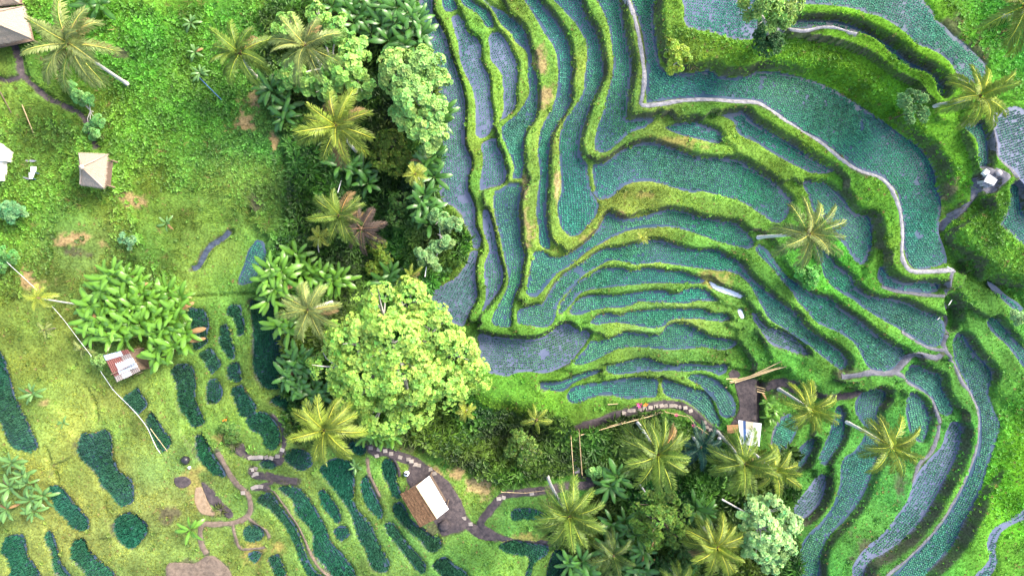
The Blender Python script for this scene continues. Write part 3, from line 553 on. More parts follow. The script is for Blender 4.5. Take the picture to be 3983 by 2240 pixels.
mix = lambda A, B, f: A * (1 - f[..., None]) + B * f[..., None]
col = mix(col, np.where(soilw[..., None] > .01, soilcol, drk), SOILW * .9)
ragged = np.clip(steep * (0.55 + 0.7 * vnoise(FXX, FYY, .8, 18)), 0, 1)
col = mix(col, drk * (0.7 + 0.8 * vnoise(FXX, FYY, .5, 19))[..., None], ragged * .85)
col = mix(col, np.broadcast_to(mudc, col.shape), mud)

GX, GY = np.meshgrid(XS, YS)
ci = np.clip(np.round((GX - fxs[0]) / DX).astype(int), 0, len(fxs) - 1); cj = np.clip(np.round((GY - fys[0]) / DX).astype(int), 0, len(fys) - 1)
ZALL = GZ[cj, ci].copy()
far = np.maximum(np.maximum(fx0 - GX, GX - fx1), np.maximum(fy0 - GY, GY - fy1))
ZALL += np.where(far > 0, (vnoise(GX, GY, 18, 20) - .5) * np.minimum(far, 30) * .25, 0)
CALL = col[cj, ci].copy()
CALL = np.where((far > .5)[..., None], (TINT * under)[cj, ci], CALL)
nx, ny = len(XS), len(YS)
idx = np.arange(nx * ny).reshape(ny, nx)
quads = np.stack([idx[:-1, :-1], idx[:-1, 1:], idx[1:, 1:], idx[1:, :-1]], -1).reshape(-1, 4)
mg, t, b = new_mat('ground_soil_and_turf')
a = t.nodes.new('ShaderNodeAttribute'); a.attribute_name = 'tint'
g = t.nodes.new('ShaderNodeNewGeometry')
n1 = t.nodes.new('ShaderNodeTexNoise'); n1.inputs['Scale'].default_value = 5.5; n1.inputs['Detail'].default_value = 6
t.links.new(g.outputs['Position'], n1.inputs['Vector'])
mr = t.nodes.new('ShaderNodeMapRange'); mr.inputs['From Min'].default_value = .3; mr.inputs['From Max'].default_value = .7; mr.inputs['To Min'].default_value = .55; mr.inputs['To Max'].default_value = 1.5
t.links.new(n1.outputs['Fac'], mr.inputs['Value'])
hs = t.nodes.new('ShaderNodeHueSaturation'); t.links.new(a.outputs['Color'], hs.inputs['Color']); t.links.new(mr.outputs[0], hs.inputs['Value'])
t.links.new(hs.outputs[0], b.inputs['Base Color']); b.inputs['Roughness'].default_value = .95; b.inputs['Specular IOR Level'].default_value = .1
bp = t.nodes.new('ShaderNodeBump'); bp.inputs['Strength'].default_value = .6; bp.inputs['Distance'].default_value = .06
t.links.new(n1.outputs['Fac'], bp.inputs['Height']); t.links.new(bp.outputs[0], b.inputs['Normal'])
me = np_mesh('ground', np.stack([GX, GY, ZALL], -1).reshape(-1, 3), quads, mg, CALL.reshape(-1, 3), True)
tag(link('ground', me), 'terraced hillside ground with grassy bunds and earth banks', None, None, 'structure')

# ------------------------------------------------------------------ blades and leaves scattered over a place, joined into one mesh
def scatter_mesh(name, mat, pv, pf, pos, rz, scl, tint, tilt=None, vt=None):
    """copies of a small tuft (pv, pf) at pos with spin rz, size scl (n,) or (n,3), colour tint (n,3); vt: lightness along the tuft"""
    pv = np.asarray(pv, float); pf = np.asarray(pf, int); n = len(pos); m = len(pv)
    if n == 0: return None
    scl = np.asarray(scl, float)
    if scl.ndim == 1: scl = np.stack([scl] * 3, 1)
    q = pv[None] * scl[:, None, :]
    c, s_ = np.cos(rz)[:, None], np.sin(rz)[:, None]
    X = q[..., 0] * c - q[..., 1] * s_; Y = q[..., 0] * s_ + q[..., 1] * c; Z = q[..., 2]
    if tilt is not None:                      # lean with the ground or the crown: Z axis -> tilt (n,3)
        tz = tilt / np.linalg.norm(tilt, axis=1, keepdims=True)
        tx = np.cross(np.array((0, 1.0, 0.03)), tz); tx /= np.linalg.norm(tx, axis=1, keepdims=True); ty = np.cross(tz, tx)
        V = X[..., None] * tx[:, None] + Y[..., None] * ty[:, None] + Z[..., None] * tz[:, None]
    else: V = np.stack([X, Y, Z], -1)
    V = V + np.asarray(pos)[:, None, :]
    T = np.repeat(np.asarray(tint)[:, None, :], m, 1)
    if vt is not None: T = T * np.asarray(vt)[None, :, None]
    F = pf[None] + (np.arange(n) * m)[:, None, None]
    return np_mesh(name, V.reshape(-1, 3), F.reshape(-1, pf.shape[1]), mat, T.reshape(-1, 3))
def tuft(nb, length, spread, width, seed, up=0.6):
    """single-triangle blades radiating from a root"""
    r = np.random.default_rng(seed); V = []; F = []
    for k in range(nb):
        a = 2 * math.pi * k / nb + r.uniform(-.4, .4); L = length * r.uniform(.65, 1.15); s = spread * r.uniform(.5, 1.2)
        d = np.array((math.cos(a), math.sin(a), 0)); p = np.array((-d[1], d[0], 0)) * width * .5
        root = d * length * .04
        tip = d * L * s + np.array((0, 0, L * up * r.uniform(.7, 1.2)))
        i = len(V); V += [root - p, root + p, tip]; F.append((i, i + 1, i + 2))
    return np.array(V), np.array(F)
def leaf_rosette(nl, length, width, rise, seed, cup=0.25):
    """diamond leaves, folded along the midrib"""
    r = np.random.default_rng(seed); V = []; F = []
    for k in range(nl):
        a = 2 * math.pi * k / nl + r.uniform(-.5, .5); L = length * r.uniform(.7, 1.15); e = rise * r.uniform(.2, 1.3)
        d = np.array((math.cos(a), math.sin(a), 0)); p = np.array((-d[1], d[0], 0)); u = np.array((0, 0, 1.0))
        b0 = d * L * .08; mid = d * L * .55 + u * L * e * .75; tip = d * L + u * L * e * .55
        wv = p * width * .5; i = len(V)
        V += [b0, mid + wv + u * width * cup, tip, mid - wv + u * width * cup]
        F += [(i, i + 1, i + 2), (i, i + 2, i + 3)]
    return np.array(V), np.array(F)

# ------------------------------------------------------------------ paddies: water sheet > rice plants
def water_mat(name, col, col2, rough):
    m, t, b = new_mat(name)
    g = t.nodes.new('ShaderNodeNewGeometry'); n = t.nodes.new('ShaderNodeTexNoise'); n.inputs['Scale'].default_value = .45; n.inputs['Detail'].default_value = 5
    t.links.new(g.outputs['Position'], n.inputs['Vector'])
    r = t.nodes.new('ShaderNodeValToRGB'); r.color_ramp.elements[0].position = .35; r.color_ramp.elements[1].position = .68
    r.color_ramp.elements[0].color = (*col, 1); r.color_ramp.elements[1].color = (*col2, 1)
    t.links.new(n.outputs['Fac'], r.inputs[0]); t.links.new(r.outputs[0], b.inputs['Base Color'])
    b.inputs['Roughness'].default_value = rough; b.inputs['IOR'].default_value = 1.33
    n2 = t.nodes.new('ShaderNodeTexNoise'); n2.inputs['Scale'].default_value = 7; t.links.new(g.outputs['Position'], n2.inputs['Vector'])
    bp = t.nodes.new('ShaderNodeBump'); bp.inputs['Strength'].default_value = .06; bp.inputs['Distance'].default_value = .02
    t.links.new(n2.outputs['Fac'], bp.inputs['Height']); t.links.new(bp.outputs[0], b.inputs['Normal'])
    return m
W_Y = water_mat('muddy_paddy_water', (.075, .095, .155), (.115, .135, .200), .12)
W_F = water_mat('paddy_water', (.025, .055, .085), (.060, .090, .135), .12)
W_D = water_mat('rice_bed_water', (.030, .055, .085), (.055, .085, .130), .15)  # dark blue water of the dense rice beds
W_P = water_mat('sky_glare_water', (.52, .58, .66), (.62, .66, .70), .10)  # white sky glare painted into the base colour of the puddles
M_RICE = leafy('rice_blades', rough=.5, spec=.25, trans=.25, var=.18)
RICE = {'y': tuft(9, .20, .75, .085, 1, .5), 'f': tuft(10, .22, .74, .09, 2, .5), 'd': tuft(8, .46, .50, .10, 3, .8)}
RT = {'y': (.056, .205, .128), 'f': (.050, .232, .128), 'd': (.024, .112, .058)}
n_rice = 0
def poly_fill(poly, z):
    """water sheet: outline pushed a little into the bank, triangulated"""
    import mathutils
    n = len(poly); d = np.roll(poly, -1, 0) - np.roll(poly, 1, 0); nr = np.stack([d[:, 1], -d[:, 0]], 1); nr /= np.linalg.norm(nr, axis=1, keepdims=True) + 1e-9
    area = 0.5 * np.sum(poly[:, 0] * np.roll(poly[:, 1], -1) - np.roll(poly[:, 0], -1) * poly[:, 1])
    if area < 0: nr = -nr
    q = poly + nr * 0.10
    V = [Vector((x, y, 0)) for x, y in q]
    tris = mathutils.geometry.tessellate_polygon([V])
    return np.array([(x, y, z) for x, y in q]), np.array(tris), abs(area)
for k, p in enumerate(PD):
    V, F, area = poly_fill(p['poly'], p['z'])
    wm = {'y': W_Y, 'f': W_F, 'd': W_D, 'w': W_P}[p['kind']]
    e1 = V[F[:, 1]] - V[F[:, 0]]; e2 = V[F[:, 2]] - V[F[:, 0]]; fl = (e1[:, 0] * e2[:, 1] - e1[:, 1] * e2[:, 0]) < 0
    F[fl] = F[fl][:, ::-1]
    c0 = V.mean(0); me = np_mesh('water', V - c0, F, wm)
    nm = 'puddle' if p['kind'] == 'w' else ('rice_bed' if p['kind'] == 'd' else 'rice_paddy')
    o = link(nm, me, None, tuple(c0))
    tag(o, p['label'], {'puddle': 'puddle', 'rice_bed': 'rice bed', 'rice_paddy': 'rice paddy'}[nm], {'puddle': 'glare-coloured puddles among the crescents', 'rice_bed': 'dark rice beds in the lower left', 'rice_paddy': 'flooded rice paddies on the terraces'}[nm])
    if p['kind'] == 'w': continue
    # rows follow the long axis of the paddy and its bend
    poly = p['poly']; cen = poly.mean(0); ev, U = np.linalg.eigh(np.cov((poly - cen).T)); ax, ay = U[:, 1], U[:, 0]
    uv = np.stack([(poly - cen) @ ax, (poly - cen) @ ay], 1)
    deg = 4 if ev[1] > 4 * ev[0] else 1
    ub = np.linspace(uv[:, 0].min(), uv[:, 0].max(), 14); xs_, ys_ = [], []
    for a0, a1 in zip(ub[:-1], ub[1:]):
        s_ = (uv[:, 0] >= a0) & (uv[:, 0] <= a1)
        if s_.sum() > 1: xs_.append((a0 + a1) / 2); ys_.append((uv[s_, 1].min() + uv[s_, 1].max()) / 2)
    cf = np.polyfit(xs_, ys_, min(deg, len(xs_) - 1)) if len(xs_) > 2 else np.array([0.0])
    su, sv = {'y': (.21, .245), 'f': (.205, .235), 'd': (.20, .22)}[p['kind']]
    uu = np.arange(uv[:, 0].min(), uv[:, 0].max(), su); vv = np.arange(-40, 40, sv)
    vmax = np.abs(uv[:, 1] - np.polyval(cf, uv[:, 0])).max() + 1; vv = vv[np.abs(vv) < vmax]
    A, B = np.meshgrid(uu, vv); B = B + np.polyval(cf, A); A = A.ravel(); B = B.ravel()
    r = np.random.default_rng(k)
    A = A + r.normal(0, .012, A.shape); B = B + r.normal(0, .012, B.shape)
    X = cen[0] + A * ax[0] + B * ay[0]; Y = cen[1] + A * ax[1] + B * ay[1]
    i = np.round((X - fxs[0]) / DX).astype(int); j = np.round((Y - fys[0]) / DX).astype(int)
    ok = (i >= 0) & (j >= 0) & (i < len(fxs)) & (j < len(fys)); X, Y, i, j = X[ok], Y[ok], i[ok], j[ok]
    edge = {'y': .16, 'f': .14, 'd': .03}[p['kind']] + .30 * np.clip(vnoise(X, Y, 3.2, 30) - .45, 0, 1) * (p['kind'] != 'd')
    ok = (INS[j, i] == k) & (DIN[j, i] > edge) & (r.random(len(X)) > (.07 if p['kind'] == 'y' else .015)); X, Y = X[ok], Y[ok]
    if p['kind'] != 'd':       # bare drifts where seedlings failed
        ok = vnoise(X, Y, 1.6, 31) + .5 * vnoise(X, Y, .5, 32) > (.26 if p['kind'] == 'y' else .2); X, Y = X[ok], Y[ok]
    n = len(X); n_rice += n
    if n == 0: continue
    vig = .78 + .45 * vnoise(X, Y, 2.8, 33) + r.normal(0, .09, n)
    tt = np.array(RT[p['kind']])[None] * (.70 + .55 * vnoise(X, Y, 4.0, 34) + r.normal(0, .2, n).clip(-.4, .5))[:, None]
    tt[:, 0] *= .6 + .9 * vnoise(X, Y, 6, 35); tt[:, 2] *= .75 + .5 * vnoise(X, Y, 5, 36)
    pv, pf = RICE[p['kind']]
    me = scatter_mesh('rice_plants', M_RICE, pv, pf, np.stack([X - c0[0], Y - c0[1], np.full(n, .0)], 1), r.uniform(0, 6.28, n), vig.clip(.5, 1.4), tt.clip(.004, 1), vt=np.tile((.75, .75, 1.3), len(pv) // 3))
    tag(link('rice_plants', me, o), kind='stuff')
print('rice hills', n_rice)

# ------------------------------------------------------------------ paths, yards and their slabs
def soil_mat(name, c1, c2, scale=3.0):
    m, t, b = new_mat(name)
    g = t.nodes.new('ShaderNodeNewGeometry'); n = t.nodes.new('ShaderNodeTexNoise'); n.inputs['Scale'].default_value = scale; n.inputs['Detail'].default_value = 8
    n.inputs['Roughness'].default_value = .7
    t.links.new(g.outputs['Position'], n.inputs['Vector'])
    r = t.nodes.new('ShaderNodeValToRGB'); r.color_ramp.elements[0].position = .36; r.color_ramp.elements[1].position = .66
    r.color_ramp.elements[0].color = (*c1, 1); r.color_ramp.elements[1].color = (*c2, 1)
    t.links.new(n.outputs['Fac'], r.inputs[0]); t.links.new(r.outputs[0], b.inputs['Base Color']); b.inputs['Roughness'].default_value = .85; b.inputs['Specular IOR Level'].default_value = .2
    bp = t.nodes.new('ShaderNodeBump'); bp.inputs['Strength'].default_value = .8; bp.inputs['Distance'].default_value = .05
    t.links.new(n.outputs['Fac'], bp.inputs['Height']); t.links.new(bp.outputs[0], b.inputs['Normal'])
    return m
SM = {'pale': soil_mat('pale_path_soil', (.12, .12, .13), (.30, .29, .30)), 'grey': soil_mat('grey_path_soil', (.065, .068, .085), (.15, .148, .165)),
      'earth': soil_mat('dark_earth', (.030, .026, .030), (.085, .068, .068)), 'brown': soil_mat('brown_dirt', (.085, .065, .05), (.17, .13, .10)), 'wet': soil_mat('wet_mud', (.02, .03, .05), (.07, .09, .13)), 'sand': soil_mat('sandy_soil', (.17, .12, .075), (.27, .20, .13))}
PATHO = []
for (s, wd, key, name, label), L in zip(PATHS, PATHL):
    d = np.gradient(L, axis=0); nr = np.stack([-d[:, 1], d[:, 0]], 1); nr /= np.linalg.norm(nr, axis=1, keepdims=True) + 1e-9
    na = max(5, int(wd / .09)) | 1; tt = np.linspace(-1, 1, na)
    hw = wd / 2 * (1 + .35 * (vnoise(L[:, 0], L[:, 1], .8, 40) - .5)[:, None] * np.ones(na)[None] + .35 * (vnoise(L[:, 0:1] + 50 * np.sign(tt)[None], L[:, 1:2], .5, 41) - .5))
    Q = L[:, None, :] + nr[:, None, :] * (tt[None] * hw)[..., None]
    z = gz(Q[..., 0], Q[..., 1]) + .045 - .06 * np.abs(tt)[None] ** 4
    V = np.concatenate([Q, z[..., None]], -1); n = len(L)
    id_ = np.arange(n * na).reshape(n, na); F = np.stack([id_[:-1, :-1], id_[1:, :-1], id_[1:, 1:], id_[:-1, 1:]], -1).reshape(-1, 4)[:, ::-1]
    PATHO.append(tag(link(name, np_mesh(name, V.reshape(-1, 3), F, SM[key], None, True)), label, None, None, 'structure'))
for (s, key, name, label), L in zip(YARDS, YARDL):
    c = L.mean(0); rings = 14; V = [(*c, float(gz(c[0], c[1])) + .04)]; n = len(L)
    for r_ in range(1, rings + 1):
        f = r_ / rings; Q = c + (L - c) * f; z = gz(Q[:, 0], Q[:, 1]) + .042 - (.07 if r_ == rings else 0)
        V += [(q[0], q[1], zz) for q, zz in zip(Q, z)]
    F = [(0, 1 + i, 1 + (i + 1) % n) for i in range(n)]
    for r_ in range(rings - 1):
        a0 = 1 + r_ * n; b0 = a0 + n
        for i in range(n): F += [(a0 + i, b0 + i, b0 + (i + 1) % n), (a0 + i, b0 + (i + 1) % n, a0 + (i + 1) % n)]
    area = np.sum(L[:, 0] * np.roll(L[:, 1], -1) - np.roll(L[:, 0], -1) * L[:, 1])
    F = np.array(F); F = F if area > 0 else F[:, ::-1]
    PATHO.append(tag(link(name, np_mesh(name, np.array(V), F, SM[key], None, True)), label, None, None, 'structure'))
M_SLAB = plain('concrete_slab', (.27, .235, .20), .85, .3, 9, .2, .3)
slab_me = []
for k in range(3):
    b_ = MB(); r = random.Random(k); h = .035
    o_ = [(-.21 + r.uniform(-.02, .02), -.18, 0), (.21, -.18 + r.uniform(-.02, .02), 0), (.21 + r.uniform(-.02, .02), .18, 0), (-.21, .18 + r.uniform(-.02, .02), 0)]
    top = [(x * .93, y * .93, h) for x, y, _ in o_]; mid = [(x, y, h - .012) for x, y, _ in o_]; lo = [(x, y, -.06) for x, y, _ in o_]
    V = lo + mid + top; F = [(8, 9, 10, 11)]
    for q in (0, 4):
        for i in range(4): F.append((q + i, q + (i + 1) % 4, q + 4 + (i + 1) % 4, q + 4 + i))
    slab_me.append(b_.add(V, F).mesh('paving_slab', M_SLAB))
SLABS = [(15, 'L: 528,558 555,557 582,556 611,555 650,555 687,560 735,548 770,500 812,395'), (16, 'L: 570,640 540,650 552,688 577,678'), (23, 'L: 550,785 580,775 611,774'), (17, 'L: 475,822'),
         (14, 'L: 1435,485 1495,497 1543,507 1587,527 1480,545 1655,555 1717,570 1740,585 1768,608 1795,615 1880,645 1912,677; M: 442,573 470,597'), (13, 'M: 730,468 590,490 610,485'),
         (12, 'T: 498,145 548,125 580,122 638,113 678,105 728,98 775,86 822,82 858,82 907,82 942,84 985,92 1026,100 1072,126 1190,228 1212,265 1246,290')]
for pi, s in SLABS:
    for u, v in px_list(s):
        q = drop(u, v); link('paving_slab', random.choice(slab_me), PATHO[pi], (q[0], q[1], q[2] + .05), (0, 0, random.uniform(-.4, .4)))

# ------------------------------------------------------------------ turf, weeds and undergrowth (uncountable ground cover)
M_GRASS = leafy('grass_blades', rough=.6, spec=.2, trans=.35, var=.15)
M_WEED = leafy('weed_leaves', rough=.45, spec=.3, trans=.3, var=.2)
def poly_mask(s):
    L = catmull(np.array([drop(u * FW / 2576, v * FW / 2576)[:2] for u, v in px_list(s)]), True, .6)
    i0, i1, j0, j1 = window(L, .5); m = np.zeros(FXX.shape, bool); m[j0:j1, i0:i1] = inside(L, i0, j0, (j1 - j0, i1 - i0)); return m
JUNGLE = poly_mask('X: 700,15 1050,-30 1060,60 1075,140 1110,250 1105,420 1110,520 1170,580 1180,640 1120,700 1080,740 1080,800 1180,850 1200,1000 1280,1030 1400,1040 1440,1080 1450,1180 1380,1190 1220,1200 1130,1150 1040,1100 940,1110 740,1110 720,1010 725,860 690,770 665,700 700,620 740,560 740,420 720,330 690,250 680,110')
JUNGLE |= poly_mask('X: 1450,1085 1520,1060 1640,1030 1720,1060 1800,1110 1900,1130 2010,1130 1990,1240 2000,1350 1950,1470 1440,1470 1420,1400 1380,1330 1480,1260 1500,1220 1450,1190')
SHAG = poly_mask('X: -30,-30 700,-30 680,110 690,250 720,330 740,420 740,560 690,620 640,560 560,560 480,600 470,700 440,760 330,720 180,740 60,740 -30,700')   # long grass and weeds on the upper left slope
LUSH = poly_mask('X: 1660,100 1740,60 1900,110 2060,110 2240,210 2340,330 2440,450 2450,500 2380,440 2200,260 2000,170 1850,160 1700,170') | poly_mask('X: 2380,-30 2610,-30 2610,260 2500,170 2420,80') | poly_mask('X: 2390,560 2500,480 2610,600 2610,760 2440,680') | poly_mask('X: 2470,1080 2610,1000 2610,1300 2520,1300 2440,1250')
def jitter_grid(step, x0=-53, x1=53, y0=-30, y1=30, seed=0):
    r = np.random.default_rng(seed); X, Y = np.meshgrid(np.arange(x0, x1, step), np.arange(y0, y1, step))
    X = X.ravel() + r.uniform(-.5, .5, X.size) * step; Y = Y.ravel() + r.uniform(-.5, .5, Y.size) * step
    i = np.clip(np.round((X - fxs[0]) / DX).astype(int), 0, len(fxs) - 1); j = np.clip(np.round((Y - fys[0]) / DX).astype(int), 0, len(fys) - 1)
    # keep what the frame (plus a step to the side) can see
    k = (H - GZ[j, i]) / H; ok = (np.abs(X) < 52.5 * k) & (np.abs(Y) < 30 * k)
    return X[ok], Y[ok], i[ok], j[ok], r
SNX, SNY = -gx_, -gy_
def cover(name, label, mask_fn, step, protos, size_fn, tint_fn, mat, seed, lift=None, vt=None, cat_='grass'):
    X, Y, i, j, r = jitter_grid(step, seed=seed)
    pr = mask_fn(X, Y, i, j); ok = (INS[j, i] < 0) & (DP[j, i] > .02) & (r.random(len(X)) < pr); X, Y, i, j = X[ok], Y[ok], i[ok], j[ok]
    n = len(X); z = gz(X, Y) - .02
    if lift is not None: z = z + lift(X, Y, r)
    sc_ = size_fn(X, Y, i, j, r); tt = tint_fn(X, Y, i, j, r)
    tl = np.stack([SNX[j, i].clip(-1, 1) * .6, SNY[j, i].clip(-1, 1) * .6, np.ones(n)], 1) + r.normal(0, .12, (n, 3)) * (1, 1, 0)
    o0 = []; pick = r.integers(0, len(protos), n); Vs = []
    for q, (pv, pf) in enumerate(protos):
        s_ = pick == q
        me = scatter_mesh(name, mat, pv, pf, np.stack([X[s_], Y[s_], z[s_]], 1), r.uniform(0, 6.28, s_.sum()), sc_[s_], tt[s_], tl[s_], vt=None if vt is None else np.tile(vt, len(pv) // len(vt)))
        if me is not None: tag(link(name, me), label[q % len(label)], cat_, None, 'stuff')
    print(name, n)
def soilat(i, j): return np.maximum(SOILW[j, i], .6 * ragged[j, i])
def grass_tint(X, Y, i, j, r):
    t_ = tone(X, Y) * (1.12 + r.normal(0, .2, len(X)).clip(-.5, .6))[:, None]
    dry = (r.random(len(X)) < .05 + .5 * soilw[j, i])[:, None]
    return np.where(dry, np.array((.26, .20, .075)) * (.7 + .5 * r.random(len(X)))[:, None], t_).clip(.003, 1)
short = [tuft(8, .17, .75, .045, 10, .6), tuft(8, .19, .6, .04, 11, .75)]
cover('turf', ['short green turf covering the bunds, banks and lawns'], lambda X, Y, i, j: (.98 - .95 * soilat(i, j)) * (1 - JUNGLE[j, i]) * (1 - .6 * SHAG[j, i]), .27, [short[0]],
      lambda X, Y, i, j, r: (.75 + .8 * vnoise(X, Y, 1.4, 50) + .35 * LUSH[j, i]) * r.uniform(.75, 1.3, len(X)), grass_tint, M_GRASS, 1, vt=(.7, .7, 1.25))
longg = [tuft(9, .62, .8, .055, 12, .55), tuft(8, .75, .9, .06, 13, .45)]
for q, lab in enumerate(['long arching grass on the upper left slope', 'rank wispy grass clumps on the upper left slope and high banks']):
    cover('long_grass', [lab], (lambda X, Y, i, j: SHAG[j, i] * (vnoise(X, Y, 5, 51) > .42) * (1 - .9 * soilat(i, j)) * .9) if q == 0 else (lambda X, Y, i, j: (LUSH[j, i] | SHAG[j, i]) * (vnoise(X, Y, 3, 52) > .55) * (1 - .9 * soilat(i, j)) * .7 + .05 * (D1[j, i] < 2) * (1 - JUNGLE[j, i])), .42, [longg[q]],
          lambda X, Y, i, j, r: (.45 + .8 * vnoise(X, Y, 2, 53)) * r.uniform(.6, 1.3, len(X)) * (1 - .4 * (D1[j, i] < 1.5)), grass_tint, M_GRASS, 3 + q, vt=(.6, .6, 1.3))
weeds = [leaf_rosette(6, .24, .14, .55, 21), leaf_rosette(7, .34, .17, .6, 22), leaf_rosette(5, .17, .12, .4, 23)]
def weed_tint(X, Y, i, j, r):
    t_ = tone(X, Y) * np.array((.85, 1.12, 1.0)) * (1.0 + r.normal(0, .25, len(X)).clip(-.5, .6))[:, None]
    return t_.clip(.003, 1)
for q, lab in enumerate(['small leafy weeds among the grass', 'broad-leaved weed patches on the upper left slope', 'low clover-like weeds on lush slopes']):
    cover('weeds', [lab], (lambda X, Y, i, j: SHAG[j, i] * (vnoise(X, Y, 4, 54) > .40) * .95 * (1 - soilat(i, j)) + .035 * (1 - JUNGLE[j, i])) if q == 0 else
          ((lambda X, Y, i, j: SHAG[j, i] * (vnoise(X, Y, 6, 55) > .52) * .75 * (1 - soilat(i, j))) if q == 1 else (lambda X, Y, i, j: LUSH[j, i] * .8 + .30 * (ragged[j, i] > .3) * (1 - JUNGLE[j, i]))), (.33, .36, .32)[q], [weeds[q]],
          lambda X, Y, i, j, r: (.7 + .6 * vnoise(X, Y, 1.5, 56)) * r.uniform(.6, 1.3, len(X)), weed_tint, M_WEED, 6 + q, lift=lambda X, Y, r: r.uniform(0, .18, len(X)), cat_='weeds')
# the gully thicket: ferns, broad leaves and bushes heaped over the gully floor
heap = lambda X, Y: 1.7 * vnoise(X, Y, 2.6, 57) ** 1.5 + .5 * vnoise(X, Y, .9, 58)
def jung_tint(dark):
    def f(X, Y, i, j, r):
        base_ = np.array((.050, .135, .014)) if not dark else np.array((.022, .075, .012))
        v = .45 + 1.1 * vnoise(X, Y, 2.4, 59) * (.5 + vnoise(X, Y, 7, 60))
        t_ = base_ * v[:, None] * (1 + r.normal(0, .22, len(X)).clip(-.5, .6))[:, None]
        t_[:, 0] *= .6 + 1.1 * vnoise(X, Y, 4, 61); return t_.clip(.002, 1)
    return f
fern = leaf_rosette(9, .72, .17, .35, 24, .1); broad = leaf_rosette(6, .42, .26, .5, 25); small = leaf_rosette(8, .26, .15, .7, 26); strap = leaf_rosette(11, .85, .10, .55, 27, .05)
for q, (lab, pr, st, thr, dk) in enumerate([('ferns filling the gully', fern, .5, .50, False), ('broad-leaved plants crowding the gully', broad, .42, .46, False), ('small-leaved scrub over the gully banks', small, .30, .50, True), ('strappy ginger-like leaves in the gully', strap, .6, .55, False), ('dark creepers on the gully floor', small, .38, .0, True)]):
    cover('undergrowth', [lab], lambda X, Y, i, j: JUNGLE[j, i] * ((vnoise(X, Y, 3.2, 62 + q) > thr) if thr else .8), st, [pr],
          lambda X, Y, i, j, r: r.uniform(.7, 1.35, len(X)) * (.8 + .5 * vnoise(X, Y, 3, 63)), jung_tint(dk), M_WEED, 20 + q, lift=(lambda X, Y, r: heap(X, Y) * r.uniform(.55, 1.05, len(X)) + .05) if thr else (lambda X, Y, r: heap(X, Y) * .45 * r.random(len(X))), cat_='undergrowth')

# ------------------------------------------------------------------ palms
def frond_mesh(name, mat, seed, elev, arch, stiff=0.0, pairs=38, wid=.24, rag=0.1):
    """unit-length frond along +X: rachis arching down, two ranks of leaflets"""
    r = np.random.default_rng(seed); V = []; F = []
    N = 12; P = [np.zeros(3)]; a = elev
    for k in range(N):
        a -= arch / N * (.5 + 1.1 * k / N); P.append(P[-1] + np.array((math.cos(a), 0, math.sin(a))) / N)
    P = np.array(P)
    def pt(t):
        f = min(t * N, N - 1e-6); i = int(f); return P[i] + (P[i + 1] - P[i]) * (f - i), (P[min(i + 1, N)] - P[i]) * N
    for k in range(N + 1):                                     # rachis, three-sided
        w_ = .014 * (1 - .8 * k / N) + .002; V += [P[k] + (0, w_, 0), P[k] + (0, -w_, 0), P[k] + (0, 0, -w_)]
        if k: b0 = 3 * k; F += [(b0 - 3, b0 - 2, b0 + 1), (b0 - 3, b0 + 1, b0), (b0 - 2, b0 - 1, b0 + 2), (b0 - 2, b0 + 2, b0 + 1), (b0 - 1, b0 - 3, b0), (b0 - 1, b0, b0 + 2)]
    tint = [1.45] * len(V)
    tw = r.uniform(-.5, .5)
    for sgn in (-1, 1):
        for k in range(pairs):
            t_ = .14 + .86 * k / (pairs - 1); p, d = pt(min(t_, .999))
            L = wid * (math.sin(math.pi * min(1, .12 + t_ * .80)) ** .6 + .08) * r.uniform(.88, 1.1)
            if r.random() < rag: L *= r.uniform(.3, .8)
            fwd = .35 + .75 * t_ + r.normal(0, .05); up_ = np.array((-d[2], 0, d[0]))
            side = np.array((0, sgn, 0)) * math.cos(tw * sgn) + up_ * math.sin(tw * sgn)
            dr = side * math.cos(fwd) + d * math.sin(fwd) + up_ * .22; dr /= np.linalg.norm(dr)
            g0 = np.array((0, 0, -1.0)) * (1 - stiff)
            q1 = p + dr * L * .5 + g0 * L * .06; q2 = p + dr * L * .92 + g0 * L * (.38 + r.uniform(-.08, .14))
            wv = np.cross(dr, up_); wv = d * .5 * .030 * (1.3 if stiff else 1)
            i = len(V); V += [p, q1 - wv, q2, q1 + wv]; F += [(i, i + 1, i + 2), (i, i + 2, i + 3)] if sgn > 0 else [(i, i + 2, i + 1), (i, i + 3, i + 2)]
            v_ = r.uniform(.8, 1.15); tint += [v_ * 1.05, v_, v_ * .95, v_]
    t3 = np.array(tint)[:, None] * np.ones(3)[None]
    t3[:3 * (N + 1)] *= np.array((1.5, 1.15, .8))
    return np_mesh(name, np.array(V), np.array(F), mat, t3)
def frond_mat(name, col, rough=.42):
    m = leafy(name, rough=rough, spec=.45, trans=.22, var=.16)
    t_ = m.node_tree; at_ = [n for n in t_.nodes if n.type == 'ATTRIBUTE'][0]; hs_ = [n for n in t_.nodes if n.type == 'HUE_SAT'][0]
    mx = t_.nodes.new('ShaderNodeMix'); mx.data_type = 'RGBA'; mx.blend_type = 'MULTIPLY'; mx.inputs['Factor'].default_value = 1; mx.inputs['B'].default_value = (*col, 1)
    t_.links.new(at_.outputs['Color'], mx.inputs['A']); t_.links.new(mx.outputs['Result'], hs_.inputs['Color']); return m
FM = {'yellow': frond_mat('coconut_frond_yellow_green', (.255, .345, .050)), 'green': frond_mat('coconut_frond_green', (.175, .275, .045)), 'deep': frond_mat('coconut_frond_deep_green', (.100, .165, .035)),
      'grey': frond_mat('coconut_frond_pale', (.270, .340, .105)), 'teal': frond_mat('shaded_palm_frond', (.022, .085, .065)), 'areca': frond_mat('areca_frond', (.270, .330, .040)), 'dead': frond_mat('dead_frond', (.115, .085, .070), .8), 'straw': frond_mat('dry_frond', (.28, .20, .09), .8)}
_fr = {}
